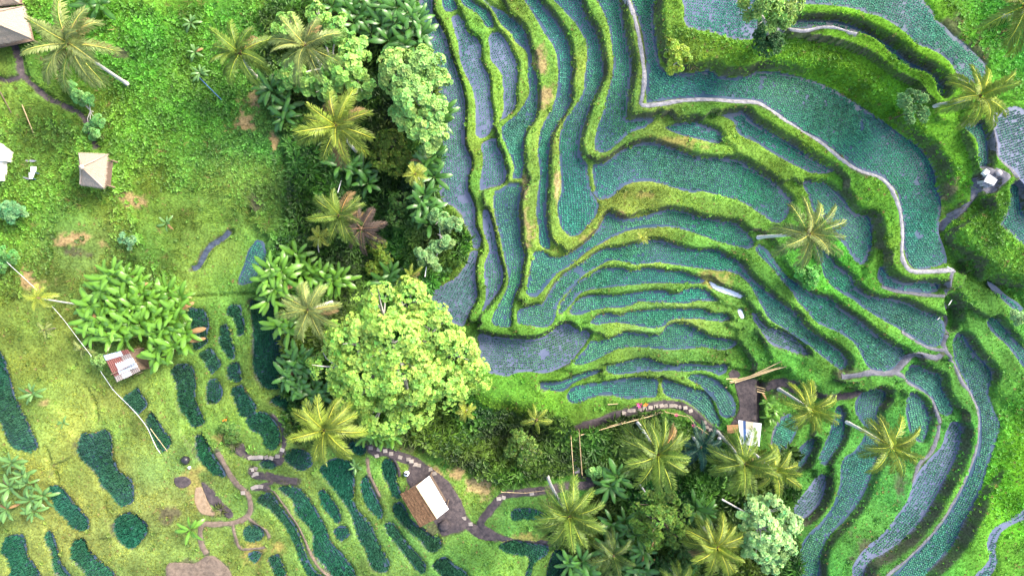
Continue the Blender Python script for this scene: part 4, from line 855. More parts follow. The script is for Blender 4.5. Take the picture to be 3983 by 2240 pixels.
ELEV = [(1.25, .9), (1.0, 1.25), (.72, 1.35), (.42, 1.3), (.12, 1.2), (-.25, .9), (-.8, .5)]
def fronds(key, kind='coco'):
    if (key, kind) not in _fr:
        _fr[key, kind] = [[frond_mesh('frond', FM[key], 100 * q + v, e + .08 * v, a_, 0.0 if kind == 'coco' else .75, 38 if kind == 'coco' else 26, .25 if kind == 'coco' else .30) for v in range(2)] for q, (e, a_) in enumerate(ELEV)]
    return _fr[key, kind]
M_TRUNK = plain('palm_trunk_bark', (.50, .48, .45), .8, .25, 3, .2, .4, (1, 1, 9))
M_TRUNKD = plain('dark_palm_trunk', (.14, .12, .10), .85, .3, 4, .2, .4, (1, 1, 9))
M_NUT = plain('coconut_husk', (.20, .20, .03), .5, .3, 6)
def nut_mesh():
    b_ = MB(); V = []; F = []; n = 7
    rows = [(-.13, .0), (-.09, .08), (0, .115), (.09, .08), (.14, .0)]
    for z, rr in rows:
        for k in range(n): V.append((rr * math.cos(6.283 * k / n), rr * math.sin(6.283 * k / n), z))
    for i in range(4):
        for k in range(n): F.append((i * n + k, i * n + (k + 1) % n, (i + 1) * n + (k + 1) % n, (i + 1) * n + k))
    return b_.add(V, F).mesh('coconut', M_NUT, True)
NUT = nut_mesh()
M_HEART = plain('palm_heart_fibre', (.16, .11, .06), .85, .4, 9)
def palm(label, crown, base=None, rad_px=150, height=None, key='yellow', n=18, kind='coco', nuts=0, seed=0, hang=0, dead=2, name='coconut_palm', group='coconut palms', lean=0.0, dark=False, low=0):
    """crown and base in photo pixels; where the base shows, the height follows from the trunk's place on the ground"""
    r = random.Random(seed); u, v = crown
    if base is not None:
        B = drop(*base); q = at(u, v, 0)[:2] / H
        zc = H - float(np.dot(B[:2], q) / np.dot(q, q)) if np.dot(q, q) > 1e-6 else B[2] + 9
        hh = max(height[0] if height else 6.0, min(height[1] if height else 13.0, zc - B[2])); zc = B[2] + hh
    else:
        hh = height if height else 8.5
        p = at(u, v, 5.0); zc = float(gz(p[0], p[1])) + hh; p = at(u, v, zc)
        B = np.array((p[0] + r.uniform(-.6, .6), p[1] + r.uniform(-.6, .6), 0)); B[2] = float(gz(B[0], B[1])); zc = B[2] + hh
    T = at(u, v, zc); e = empty(name, (B[0], B[1], B[2] - .1))
    tag(e, label, 'palm tree', group)
    pts = []; rad = []; d = T - B; side = np.array((-d[1], d[0], 0)); sl = np.linalg.norm(side); side = side / sl if sl > .01 else np.array((1, 0, 0)); bow = min(sl * .12, .5) * r.choice((-1, 1))
    tr = (.16 if kind == 'coco' else .085) * (min(1, hh / 4) if hh < 4 else 1)
    for k in range(9):
        f = k / 8; p = d * np.array((f ** 1.25, f ** 1.25, f)) + side * bow * math.sin(math.pi * f) + (0, 0, .1)
        pts.append(p); rad.append(tr * (1.35 if k == 0 else 1 - .35 * f))
    MB().tube(pts, rad, 9).build('trunk', M_TRUNKD if dark else M_TRUNK, e, True)
    top = Vector(pts[-1])
    # leaf bases at the heart of the crown
    MB().tube([top + Vector((0, 0, -.35)), top + Vector((0, 0, .05)), top + Vector((0, 0, .35))], [tr * .8, tr * 1.35, tr * .35], 8).build('crown_heart', M_HEART, e, True)
    RR = rad_px * MPP * (H - zc) / H
    fm = fronds(key, kind)
    for k in range(n):
        f = (k + .5) / n; az = k * 2.39996 + r.uniform(-.2, .2); q = min(5, max(0, int(f ** .8 * 5.6 + r.uniform(-.4, .4))))
        if q < low: q = low
        L = RR * (.90 + .10 * q / 5) * r.uniform(.85, 1.05)
        o = link('frond', fm[q][r.randrange(2)], e, top + Vector((0, 0, .15 - .3 * f)), (r.uniform(-.25, .25), r.uniform(-.08, .08), az), (L, L * r.uniform(.9, 1.15), L))
        if q >= 4 and r.random() < .12 * dead:
            ob = o.data; o.data = fronds('straw', kind)[min(6, q + 1)][0]; o['label'] = 'dry straw-coloured frond'
    for k in range(hang):
        az = r.uniform(0, 6.28); L = RR * .8
        link('frond', fronds('dead', kind)[6][k % 2], e, top + Vector((0, 0, -.2)), (r.uniform(-.3, .3), 0, az), (L, L, L))
    for k in range(nuts):
        az = k * 6.28 / nuts + r.uniform(-.3, .3); link('coconut', NUT, e, top + Vector((.33 * math.cos(az), .33 * math.sin(az), -.25 - .12 * (k % 2))), (r.uniform(-.4, .4), r.uniform(-.4, .4), 0), (1.1,) * 3)
    return e
palm('tall palm with white trunk beside the thatched roofs, upper left', (269, 171), (499, 329), 200, None, 'grey', 19, nuts=6, seed=1, dead=3)
palm('loose yellow-green palm with its foot on a bare patch, upper left slope', (932, 207), (998, 300), 150, None, 'green', 15, nuts=4, seed=2)
palm('palm rising through pale leafy shrubs left of the gully top', (1191, 181), None, 158, 9, 'grey', 15, seed=3, nuts=4)
palm('broad straw-tipped palm standing on the gully edge', (1310, 492), None, 182, 9.5, 'yellow', 21, nuts=6, seed=4, dead=5)
palm('dark green palm overlapping the dead palm in the gully', (1321, 838), None, 135, 8, 'green', 15, seed=5)
palm('dead palm with drooping grey-brown fronds in the gully', (1404, 890), None, 112, 7, 'dead', 12, seed=6, dead=0, name='dead_palm', group='gully palms', low=3, dark=True)
palm('small bright areca palm with pale stem in the gully', (1243, 921), (1254, 1004), 54, (3.0, 5.0), 'areca', 10, 'areca', seed=7, dead=0, name='areca_palm', group='small palms')
palm('pale grey-fronded palm on the left edge of the big pale tree', (1202, 1206), None, 140, 9, 'grey', 16, nuts=5, seed=8, dead=4)
palm('small yellowing palm above the big pale tree', (1600, 1076), None, 66, 4.5, 'yellow', 9, seed=9, dead=4, name='young_palm', group='small palms')
palm('small areca palm with long curved white trunk, left of banana grove', (150, 1159), (326, 1185), 66, (6, 10), 'areca', 11, 'areca', seed=10, dead=0, name='areca_palm', group='small palms')
palm('sparse whitish palm sprout below the curved white trunk', (176, 1283), None, 42, 1.4, 'grey', 8, seed=11, dead=0, name='palm_sprout', group='small palms', low=2, dark=True)
palm('sparse whitish palm sprout left of the tin hut', (321, 1356), None, 48, 1.6, 'grey', 8, seed=12, dead=0, name='palm_sprout', group='small palms', low=2, dark=True)
palm('big palm at the lower left corner of the big pale tree', (1264, 1671), None, 168, 8.5, 'yellow', 19, nuts=5, seed=13)
palm('palm at bottom middle with thick pale trunk pointing up-left', (2215, 2003), (2128, 1847), 165, (6, 12), 'green', 20, nuts=6, seed=14, dead=1)
palm('largest palm below the bamboo fence, over the gully thicket', (2558, 1765), (2478, 1640), 172, (8, 13), 'green', 23, nuts=6, seed=15, dead=3)
palm('palm overlapping the white plank shelter', (2892, 1801), (2790, 1680), 158, (7, 12), 'green', 18, nuts=5, seed=16, dead=1)
palm('palm crown tucked behind the right side of the shelter palm', (3012, 1832), None, 128, 8, 'yellow', 12, seed=17, dead=0)
palm('palm near the bottom edge left of the bright round tree', (2787, 2122), (2709, 2012), 148, (6, 12), 'yellow', 18, seed=18, dead=1)
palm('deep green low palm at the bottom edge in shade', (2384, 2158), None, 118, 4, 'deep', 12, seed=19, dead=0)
palm('palm right of the dirt yard with white trunk base up-left', (3152, 1591), (3029, 1513), 128, (6, 12), 'yellow', 15, seed=20, dead=0)
palm('slim palm with long bare white trunk among lower right paddies', (3464, 1737), (3294, 1641), 142, (7, 13), 'yellow', 15, seed=21, dead=0)
palm('leaning palm with bent white trunk in the middle of the right terraces', (3145, 911), (2949, 924), 158, (8, 14), 'grey', 18, nuts=6, seed=22, dead=1)
palm('bright yellow-green palm near the right edge above the stone table', (3806, 375), (3635, 412), 155, (7, 13), 'yellow', 17, seed=23, dead=0)
palm('palm cut by the top right corner', (3992, 22), (3904, 67), 200, (6, 10), 'yellow', 16, seed=24, dead=0)
palm('little spiky palm on a grassy bund in the middle terraces', (2498, 926), None, 34, 1.0, 'areca', 9, 'areca', seed=25, dead=0, name='palm_sprout', group='small palms', low=1, dark=True)
palm('small yellow-green fan palm at the gully rim beside the long strip', (1616, 678), (1645, 720), 56, (2.5, 4.5), 'areca', 13, 'areca', seed=26, dead=0, name='areca_palm', group='small palms')
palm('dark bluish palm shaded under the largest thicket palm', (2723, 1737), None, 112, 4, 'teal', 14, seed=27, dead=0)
palm('yellowing rosette palm above the bamboo bridge', (2087, 1632), None, 68, 3, 'yellow', 8, seed=28, dead=5, name='young_palm', group='small palms', low=2)
palm('small green rosette palm under the lower rim of the big pale tree', (1812, 1600), None, 50, 3, 'areca', 10, 'areca', seed=29, dead=0, name='young_palm', group='small palms')
palm('palm at the bottom edge below the small-leaved round tree', (2640, 2262), None, 90, 5, 'green', 12, seed=30, dead=0)

# ------------------------------------------------------------------ banana plants
def banana_leaf(name, mat, seed, elev, arch):
    r = np.random.default_rng(seed); N = 9; V = []; F = []; P = [np.zeros(3)]; a = elev
    for k in range(N): a -= arch / N * (.4 + 1.2 * k / N); P.append(P[-1] + np.array((math.cos(a), 0, math.sin(a))) / N)
    tint = []
    for k in range(N + 1):
        t_ = k / N; w_ = .012 if t_ < .18 else .130 * math.sin(math.pi * min(1, (t_ - .18) / .82 * .93 + .07)) ** .38
        if k == N: w_ = .01
        d = P[min(k + 1, N)] - P[max(k - 1, 0)]; d /= np.linalg.norm(d); up_ = np.array((-d[2], 0, d[0]))
        tear = r.uniform(.82, 1.06, 2)
        V += [P[k] + np.array((0, w_ * tear[0], 0)) - up_ * w_ * .30 + (0, 0, r.uniform(-.012, .012)), P[k], P[k] - np.array((0, w_ * tear[1], 0)) - up_ * w_ * .30 + (0, 0, r.uniform(-.012, .012))]
        s_ = r.uniform(.85, 1.15); tint += [s_, 1.6, s_ * .95]
        if k: b0 = 3 * k; F += [(b0 - 3, b0 - 2, b0 + 1, b0), (b0 - 2, b0 - 1, b0 + 2, b0 + 1)]
    return np_mesh(name, np.array(V), np.array(F), mat, np.array(tint)[:, None] * np.ones(3), True)
BM = {'bright': frond_mat('banana_leaf_bright', (.085, .195, .020), .33), 'deep': frond_mat('banana_leaf_deep', (.045, .125, .020), .33), 'pale': frond_mat('banana_leaf_pale', (.085, .175, .045), .38), 'brown': frond_mat('banana_leaf_dry', (.20, .12, .05), .8)}
_bl = {}
def bleaf(key, q):
    if (key, q) not in _bl: _bl[key, q] = [banana_leaf('leaf', BM[key], 10 * q + v, (1.15, .8, .45, .1)[q], (1.0, 1.15, 1.1, 1.0)[q]) for v in range(2)]
    return _bl[key, q]
M_BSTEM = plain('banana_stem', (.16, .19, .06), .6, .3, 5)
STEM = {}
def banana(label, group, u, v, key='bright', L=1.9, hgt=2.2, n=10, seed=0, name='banana_plant', cat_='banana plant'):
    r = random.Random(seed * 31 + int(u)); p = drop(u, v)
    q_ = at(u, v, p[2] + hgt); x, y = q_[0], q_[1]; z = float(gz(x, y))
    e = empty(name, (x, y, z - .08)); tag(e, label, cat_, group)
    hk = round(hgt, 1)
    if hk not in STEM: STEM[hk] = MB().tube([(0, 0, 0), (0, 0, hk * .5), (0, 0, hk)], [.13 * min(1, hk), .11 * min(1, hk), .06 * min(1, hk)], 7).mesh('stem', M_BSTEM, True)
    link('stem', STEM[hk], e, (0, 0, 0))
    for k in range(n):
        f = k / n; az = k * 2.39996 + r.uniform(-.3, .3); q = min(3, int(f * 3.4 + r.uniform(0, .8))); s_ = L * r.uniform(.75, 1.15)
        kk = 'brown' if (q == 3 and r.random() < .12) else key
        o = link('leaf', bleaf(kk, q)[r.randrange(2)], e, (0, 0, hk * (1.0 - .12 * f)), (r.uniform(-.35, .35), 0, az), (s_, s_ * r.uniform(.85, 1.15), s_))
        if kk == 'brown': o['label'] = 'dry brown leaf'
    return e
def clump(label, group, s, **kw):
    for i_, (u, v) in enumerate(px_list(s)): banana(label, group, u, v, seed=i_, **kw)
G_ = 'banana grove by the tin hut'
clump('glossy banana plant on the upper tip of the grove above the tin hut', G_, 'F: 840,620 930,640 1010,690 780,660 950,720')
clump('glossy banana plant on the left rim of the grove, by the curved white trunk', G_, 'F: 730,760 660,860 640,960 760,880 740,980')
clump('glossy banana plant in the heart of the grove above the tin hut', G_, 'F: 850,760 950,800 1060,770 880,890 1000,880 860,1000 980,990 1040,1000 1100,860')
clump('glossy banana plant on the lower rim of the grove, over the tin roof', G_, 'F: 680,1070 820,1090 930,1100')
clump('glossy banana plant on the right rim of the grove, by the blocky rice bed', G_, 'F: 1180,800 1260,760 1340,800 1320,900 1200,930 1100,960')
clump('glossy banana plant in the lower right lobe of the grove', G_, 'F: 1110,1080 1200,1060 1300,1010 1380,1060 1180,1170 1290,1170 1370,1130 1180,1250 1230,1020')
clump('dark banana plant at the top edge beside the gully', 'banana plants at the gully top', 'B: 560,40 700,60 760,120 830,60 900,110 960,50 1050,60 1130,90 1200,150 940,190 1040,180 1150,210 1230,260 860,260 990,310 1100,330 720,170 1180,340', key='deep', hgt=2.6)
clump('banana plant crowded left of the pale grey palm', 'banana plants on the left gully side', 'G: 100,580 80,650 180,600 280,480 340,550 200,660 300,620 130,730 90,820 400,620 480,640 560,680 170,1000 240,1040 620,660', key='bright', hgt=2.2)
clump('banana plant between the flooded bed and the big pale tree', 'banana plants by the flooded bed', 'G: 290,1240 260,1310 330,1330 220,1390 300,1420 340,1280 380,1390; L: 900,30 1000,60 1060,110 950,100', key='deep', hgt=1.9)
clump('pale banana plant in the lower left corner group', 'pale banana plants at lower left', 'K: 80,600 160,700 80,780 200,760 230,880 40,950 240,970 300,860', key='pale', hgt=1.5, L=1.35)
clump('lone pale banana plant at the left edge beside the cut rice bed', None, 'K: 240,80', key='pale', hgt=1.0, L=1.2)
clump('single banana plant on the brown dirt path', None, 'K: 1425,1105', key='bright', hgt=1.5, L=1.55, n=9)
clump('banana plant under the lower rim of the big pale tree', 'banana plants by the slab path', 'M: 60,215 100,235 140,225 20,225', key='bright', hgt=1.4, L=1.4)
clump('dark banana plant in the thicket at the bottom edge', 'banana plants in the bottom thicket', 'N: 310,600 360,590 410,650 330,660 440,710 290,690 130,780 200,800 400,780 660,530 700,545 440,790 180,760 300,440 330,400', key='deep', hgt=2.0)
clump('banana plant below the small fan palm on the gully rim', 'banana plants on the right gully rim', 'B: 1270,1250 1310,1180 1330,1330 1390,860 1370,920; G: 1230,100 1290,150 1260,30 1300,240 1010,620 970,680; B: 700,1260 780,1290 620,1240 830,1380', key='deep', hgt=2.0)
clump('young banana plant on the open upper slope', 'young plants on the upper left slope', 'A: 1430,170 1460,390 1500,545', key='pale', hgt=.6, L=1.0, n=9)
clump('young banana plant beside the silvery bush', None, 'F: 1245,240', key='pale', hgt=.6, L=1.05, n=7)
clump('banana plant at the top edge right of the tall palm', 'banana plants at the upper left edge', 'A: 650,20 740,30', key='deep', hgt=1.5)
clump('banana plant left of the gully below the pale shrubs', 'banana plants by the pale shrubs', 'B: 210,800 130,700 200,880 100,660', key='deep', hgt=1.5)
clump('small banana plant beside the ditch right of the yard', 'plants beside the yard ditch', 'S: 470,370 520,430 545,470 490,510', key='bright', hgt=.7, L=1.0, n=7)
clump('low leafy plant in the lower left lawn', None, 'K: 465,300', key='pale', hgt=.3, L=.7, n=6)
clump('leafy young plant beside the longest dark rice bed', None, 'L: 1320,630', key='pale', hgt=.5, L=.9, n=8)

# ------------------------------------------------------------------ spiky rosettes
def agave(label, u, v, L=.8, n=26, col=(.20, .24, .10), seed=0):
    b0 = leaf_rosette(n, L, .09, .75, seed, .05); p = drop(u, v)
    e = empty('spiky_plant', tuple(p)); tag(e, label, 'plant', 'spiky rosette plants')
    m = frond_mat('agave_leaf', col)
    link('leaves', np_mesh('leaves', b0[0], b0[1], m, np.ones((len(b0[0]), 3)) * np.random.default_rng(seed).uniform(.7, 1.2, (len(b0[0]), 1))), e)
agave('pale spiky rosette by the little flower island', 912, 1723, .8, 28, seed=1)
agave('spiky rosette on the dug soil strip', 860, 1982, .8, 26, (.17, .20, .06), 2)

# ------------------------------------------------------------------ broadleaf trees and bushes
M_LEAF = leafy('tree_leaves', rough=.45, spec=.3, trans=.3, var=.14)
M_BARK = plain('pale_bark', (.40, .38, .34), .85, .3, 5, .2, .3)
M_BARKD = plain('brown_bark', (.13, .10, .075), .9, .3, 5, .2, .3)
def tree(name, label, blobs, n, leaf, tint, seed=0, cat_='tree', group=None, hgt=6.0, base=None, bark=None, trunk_r=.16, sub=26, flat=.7, dense=.45, limbs=True):
    """blobs: (u, v, radius px, height of its centre above the ground)"""
    r = np.random.default_rng(500 + seed)
    U = np.array([(b_[0], b_[1]) for b_ in blobs]); cu = U.mean(0) if base is None else base
    g0 = drop(*cu); zg = g0[2]
    B3 = []
    for u, v, rp, h in blobs:
        z = zg + h; c = at(u, v, z); B3.append((c, rp * MPP * (H - z) / H))
    if base is None:
        c = np.mean([b_[0] for b_ in B3], 0); g0 = np.array((c[0], c[1], float(gz(c[0], c[1])))); 
    e = empty(name, tuple(g0 - (0, 0, .1))); tag(e, label, cat_, group)
    area = np.array([b_[1] ** 2 for b_ in B3]); pos = []; nor = []; sh = []
    for (c, rad), a_ in zip(B3, area / area.sum()):
        nn = int(n * a_); ns = max(4, int(sub * rad))
        d = r.normal(size=(ns, 3)); d[:, 2] = np.abs(d[:, 2]) * 1.1 - .25; d /= np.linalg.norm(d, axis=1, keepdims=True)
        cs = c + d * rad * r.uniform(.62, .96, (ns, 1)) * np.array((1, 1, flat)); hs_ = r.normal(0, .16, ns)
        k = r.integers(0, ns, nn); dd = r.normal(size=(nn, 3)); dd[:, 2] = np.abs(dd[:, 2]) * .8; dd /= np.linalg.norm(dd, axis=1, keepdims=True)
        rs = rad * r.uniform(.16, .34, ns)[k] * (1 if rad > 1 else 1.2)
        q = cs[k] + dd * rs[:, None] * r.uniform(.55, 1, (nn, 1)) * np.array((1, 1, .75))
        pos.append(q); nn_ = dd * .7 + d[k] * .6 + np.array((0, 0, .5)); nor.append(nn_); sh.append(hs_[k])
    pos = np.concatenate(pos); nor = np.concatenate(nor); sh = np.concatenate(sh)
    lo = gz(pos[:, 0], pos[:, 1]) + .12; pos[:, 2] = np.maximum(pos[:, 2], lo)
    tt = np.array(tint)[None] * (1 + sh + r.normal(0, .16, len(pos))).clip(.45, 1.7)[:, None]; tt[:, 0] *= (1 + r.normal(0, .16, len(pos))).clip(.5, 1.6)
    me = scatter_mesh('crown', M_LEAF, leaf[0], leaf[1], pos - np.array(e.location), r.uniform(0, 6.28, len(pos)), r.uniform(.75, 1.25, len(pos)), tt.clip(.003, 1), nor)
    link('crown', me, e)
    top = np.mean([b_[0] for b_ in B3], 0) - np.array(e.location)
    bm_ = bark or M_BARK
    fork = top * .45
    MB().tube([(0, 0, 0), fork * .5, fork], [trunk_r * 1.3, trunk_r, trunk_r * .85], 8).build('trunk', bm_, e, True)
    if limbs:
        for (c, rad) in B3:
            q = c - np.array(e.location); m_ = (fork + q) / 2 + np.array((0, 0, .3)); b_ = MB().tube([fork, m_, q], [trunk_r * .7, trunk_r * .5, trunk_r * .25], 6)
            for k in range(4):
                d = r.normal(size=3); d[2] = abs(d[2]) * .5; d /= np.linalg.norm(d); b_.tube([m_ + (q - m_) * r.uniform(.2, 1), q + d * rad * .45, q + d * rad * .85], [trunk_r * .3, trunk_r * .2, trunk_r * .08], 4)
            b_.build('limb', bm_, e, True)
    return e
ros5 = leaf_rosette(5, .21, .15, .35, 41); ros_big = leaf_rosette(5, .30, .24, .3, 42); ros_s = leaf_rosette(6, .15, .09, .5, 43); ros_dr = leaf_rosette(7, .34, .13, .2, 44)
PALE = (.270, .455, .075); PALE2 = (.270, .475, .110)
tree('big_pale_tree', 'huge pale green spreading tree beside the gully, largest crown in view',
     [(1480, 1190, 95, 7.5), (1600, 1170, 85, 7), (1380, 1330, 120, 8), (1530, 1330, 135, 9), (1690, 1290, 115, 8), (1790, 1380, 105, 7.5), (1840, 1450, 75, 6.5), (1290, 1430, 95, 7), (1420, 1480, 130, 8.2), (1580, 1470, 130, 8.8), (1720, 1480, 110, 7.5), (1480, 1600, 100, 7), (1600, 1590, 90, 6.8), (1360, 1570, 70, 6), (1530, 1660, 50, 6), (1650, 1230, 70, 7)],
     9500, ros5, PALE, 1, base=(1560, 1400), trunk_r=.3, sub=13)
tree('pale_leafy_tree', 'pale big-leaved tree overhanging the long strip paddy', [(1550, 280, 85, 5), (1640, 260, 80, 5), (1700, 310, 55, 4.5), (1600, 370, 85, 5), (1690, 430, 55, 4.5), (1640, 490, 65, 4.2), (1560, 450, 55, 4), (1700, 520, 45, 4), (1660, 570, 40, 3.6)], 2300, ros_big, PALE2, 2, sub=16, trunk_r=.18)
tree('pale_leafy_tree', 'pale big-leaved tree wrapped round the upper gully palm', [(1120, 110, 55, 4), (1240, 60, 50, 4), (1310, 120, 60, 4.2), (1380, 190, 60, 4.2), (1340, 270, 75, 4.5), (1400, 330, 55, 4), (1130, 300, 60, 3.6), (1200, 330, 50, 3.4), (1270, 340, 60, 4)], 1800, ros_big, (.230, .430, .085), 3, sub=14, trunk_r=.16)
tree('tall_bright_tree', 'bright drooping-leaved tree at the top edge right of centre', [(2930, 30, 55, 8), (2990, 10, 60, 8.6), (3050, 40, 55, 8), (2975, 75, 55, 7.4), (3030, 85, 45, 7.2), (3085, 15, 45, 8)], 800, ros_dr, (.290, .470, .090), 4, base=(2975, 160), trunk_r=.2, sub=9)
tree('dark_shrub', 'dark shrub at the foot of the bright top-edge tree', [(2985, 130, 50, 2), (2990, 185, 45, 1.4), (2960, 160, 40, 1.5), (3015, 160, 35, 1.5)], 900, ros_s, (.030, .095, .022), 5, 'shrub', trunk_r=.06, bark=M_BARKD)
tree('young_tree', 'small star-branched tree on the grass slope near the right palm', [(3520, 390, 26, 2.0), (3555, 372, 24, 2.0), (3590, 395, 24, 2.0), (3600, 440, 24, 2.0), (3560, 430, 24, 2.0), (3520, 440, 24, 2.0), (3535, 475, 20, 2.0), (3578, 460, 20, 2.0)], 420, ros_dr, (.170, .350, .105), 6, trunk_r=.05, bark=M_BARKD, sub=8)
tree('bright_round_tree', 'bright minty round tree at the lower right', [(2930, 1990, 60, 5), (3000, 1980, 60, 5), (3060, 2040, 55, 4.8), (2960, 2060, 75, 5.6), (3030, 2110, 65, 5), (2940, 2130, 60, 5), (3000, 2180, 50, 4.5)], 2600, ros5, (.270, .460, .160), 7, trunk_r=.16, sub=16)
tree('round_green_tree', 'mid-green small-leaved round tree in the bottom thicket', [(2520, 1960, 55, 5), (2590, 1950, 55, 5), (2640, 2010, 60, 5), (2560, 2030, 75, 5.8), (2500, 2030, 50, 4.8), (2620, 2080, 50, 4.8), (2540, 2090, 50, 4.6)], 3600, ros_s, (.120, .230, .030), 8, trunk_r=.16, sub=14, bark=M_BARKD)
tree('airy_bush', 'airy yellow-green bush by the inner corner of the largest paddy', [(2610, 190, 32, 1.6), (2655, 205, 30, 1.6), (2635, 245, 34, 1.5), (2610, 275, 18, 1.2), (2680, 230, 20, 1.2)], 330, ros5, (.28, .40, .040), 9, 'bush', trunk_r=.05, sub=12)
tree('pale_leafy_tree', 'sparse pale tree on the right gully bank beside the white pole', [(1710, 850, 38, 3.4), (1760, 880, 38, 3.4), (1730, 930, 40, 3.2), (1700, 960, 30, 2.8), (1650, 1000, 40, 2.8), (1690, 1030, 30, 2.4)], 620, ros_big, (.185, .340, .110), 10, trunk_r=.1, sub=9)
tree('leafy_bush', 'airy leafy bush above the bamboo bridge', [(2020, 1710, 45, 2.4), (2060, 1745, 45, 2.4), (1990, 1750, 35, 2), (2040, 1780, 40, 2)], 900, ros_s, (.130, .230, .035), 11, 'bush', trunk_r=.07)
tree('silvery_bush', 'small silvery green bush on the left slope', [(480, 925, 20, .8), (512, 935, 20, .8), (497, 955, 16, .7)], 260, ros_s, (.165, .330, .150), 12, 'bush', trunk_r=.04, limbs=False)
tree('leafy_bush', 'blue-green bush on the left edge of the slope', [(20, 815, 28, 1.4), (52, 810, 26, 1.4), (40, 840, 26, 1.2), (85, 825, 18, 1.0)], 420, ros5, (.120, .280, .105), 13, 'bush', trunk_r=.06)
tree('leafy_bush', 'ferny bush at the left edge above the overhead wire', [(15, 990, 28, 1.2), (50, 1000, 24, 1.2), (10, 1030, 24, 1)], 380, ros5, (.100, .250, .060), 14, 'bush', trunk_r=.06)
tree('leafy_bush', 'leafy bush hiding the left corner of the tin hut', [(375, 1395, 20, 2), (400, 1400, 20, 2), (390, 1418, 16, 1.8)], 320, ros5, (.180, .300, .075), 15, 'bush', trunk_r=.05)
tree('leafy_bush', 'blue-flowered leafy bush below the leaning palm', [(3120, 1060, 28, .9), (3155, 1075, 30, .9), (3150, 1105, 24, .8), (3175, 1050, 18, .8)], 520, ros5, (.095, .300, .050), 16, 'bush', trunk_r=.05)
tree('leafy_bush', 'flowering shrub by the little flower island', [(880, 1660, 26, 1), (915, 1670, 26, 1), (900, 1700, 24, .9), (930, 1700, 16, .8)], 520, ros_s, (.120, .235, .045), 17, 'bush', trunk_r=.05)
tree('pale_bush', 'small pale bush cut by the right edge', [(3950, 1225, 16, 1), (3972, 1235, 16, 1), (3962, 1250, 12, .9)], 160, ros5, (.24, .41, .15), 18, 'bush', trunk_r=.04)
tree('pale_bush', 'bright clover-like bush at the end of the bamboo bridge', [(2300, 1832, 18, .9), (2330, 1838, 18, .9), (2315, 1852, 14, .8)], 240, ros5, (.170, .370, .090), 19, 'bush', trunk_r=.04)
tree('leafy_bush', 'pale ferny shrub right of the dark ditch, upper left', [(275, 340, 22, .9), (300, 370, 26, .9), (330, 385, 24, .8), (360, 390, 20, .8), (380, 470, 24, .8), (365, 520, 22, .8), (345, 500, 16, .7)], 620, ros5, (.140, .330, .085), 20, 'bush', trunk_r=.05)
tree('yellow_green_shrub', 'yellow-green small-leaved shrub mass on the gully floor', [(1520, 560, 60, 2.4), (1570, 610, 45, 2.2), (1490, 620, 50, 2), (1540, 650, 40, 2)], 1600, ros_s, (.120, .200, .020), 21, 'shrub', trunk_r=.08, bark=M_BARKD)
tree('yellow_green_shrub', 'yellow-green shrub right of the dead palm', [(1470, 960, 35, 2.4), (1490, 1010, 35, 2.2), (1450, 1040, 30, 2), (1500, 1050, 24, 1.8)], 900, ros_s, (.135, .215, .022), 22, 'shrub', trunk_r=.07, bark=M_BARKD)
tree('dark_shrub', 'dark scrub at the base of the gully pole', [(1560, 790, 50, 1.8), (1610, 830, 40, 1.6), (1540, 850, 40, 1.6)], 1100, ros_s, (.050, .130, .018), 23, 'shrub', trunk_r=.07, bark=M_BARKD)
tree('dark_shrub', 'dark scrub under the bottom-edge palms', [(2660, 2170, 60, 2.2), (2600, 2200, 50, 2), (2700, 2060, 40, 1.8), (2680, 1960, 40, 1.6)], 1500, ros_s, (.040, .120, .020), 24, 'shrub', trunk_r=.07, bark=M_BARKD)

# ------------------------------------------------------------------ huts and shelters
M_THATCH = plain('grass_thatch', (.36, .29, .225), .95, .45, 14, .1, .9, (1, 1, 1))
M_THATCHB = plain('bamboo_shingle', (.15, .085, .045), .9, .55, 10, .1, .7)
M_WOOD = plain('weathered_wood', (.17, .12, .085), .85, .35, 7, .2, .3, (1, 1, 6))
M_BAMBOO = plain('dry_bamboo', (.46, .34, .18), .6, .25, 6, .3)
M_BAMBOOD = plain('grey_bamboo', (.17, .17, .19), .7, .3, 6, .3)
M_WHITE = plain('white_roof_sheet', (.62, .63, .65), .6, .12, 4, .3)
M_CREAM = plain('cream_panel', (.62, .52, .38), .7, .1, 4, .3)
M_CONC = plain('grey_concrete', (.30, .30, .32), .85, .25, 8, .2, .3)
M_STUCCO = plain('white_stucco', (.72, .68, .60), .8, .08, 5, .2)
M_TIN = [plain('tin_bluish', (.36, .42, .52), .45, .25, 5, .5), plain('tin_rust', (.135, .050, .040), .75, .45, 6, .3), plain('tin_grey', (.42, .41, .42), .5, .3, 5, .5), plain('tin_brown_grey', (.20, .17, .155), .65, .35, 7, .4)]
M_BLUE = plain('blue_tarp', (.05, .11, .26), .5, .2, 6, .3)
M_BLACK = plain('black_plastic', (.018, .018, .022), .4, .3, 8, .4)
M_PLASTIC = plain('white_plastic', (.78, .78, .78), .4, .05, 6, .4)
M_STONE = plain('pale_stone', (.40, .36, .35), .85, .3, 10, .2, .5)
def hi(u, v, h):
    """photo pixel -> point h metres above the ground there"""
    p = drop(u, v); z = p[2]
    for _ in range(3): q = at(u, v, z + h); z = .5 * z + .5 * float(gz(q[0], q[1]))
    return at(u, v, z + h)
def lerp(a, b, t): return np.asarray(a) * (1 - t) + np.asarray(b) * t
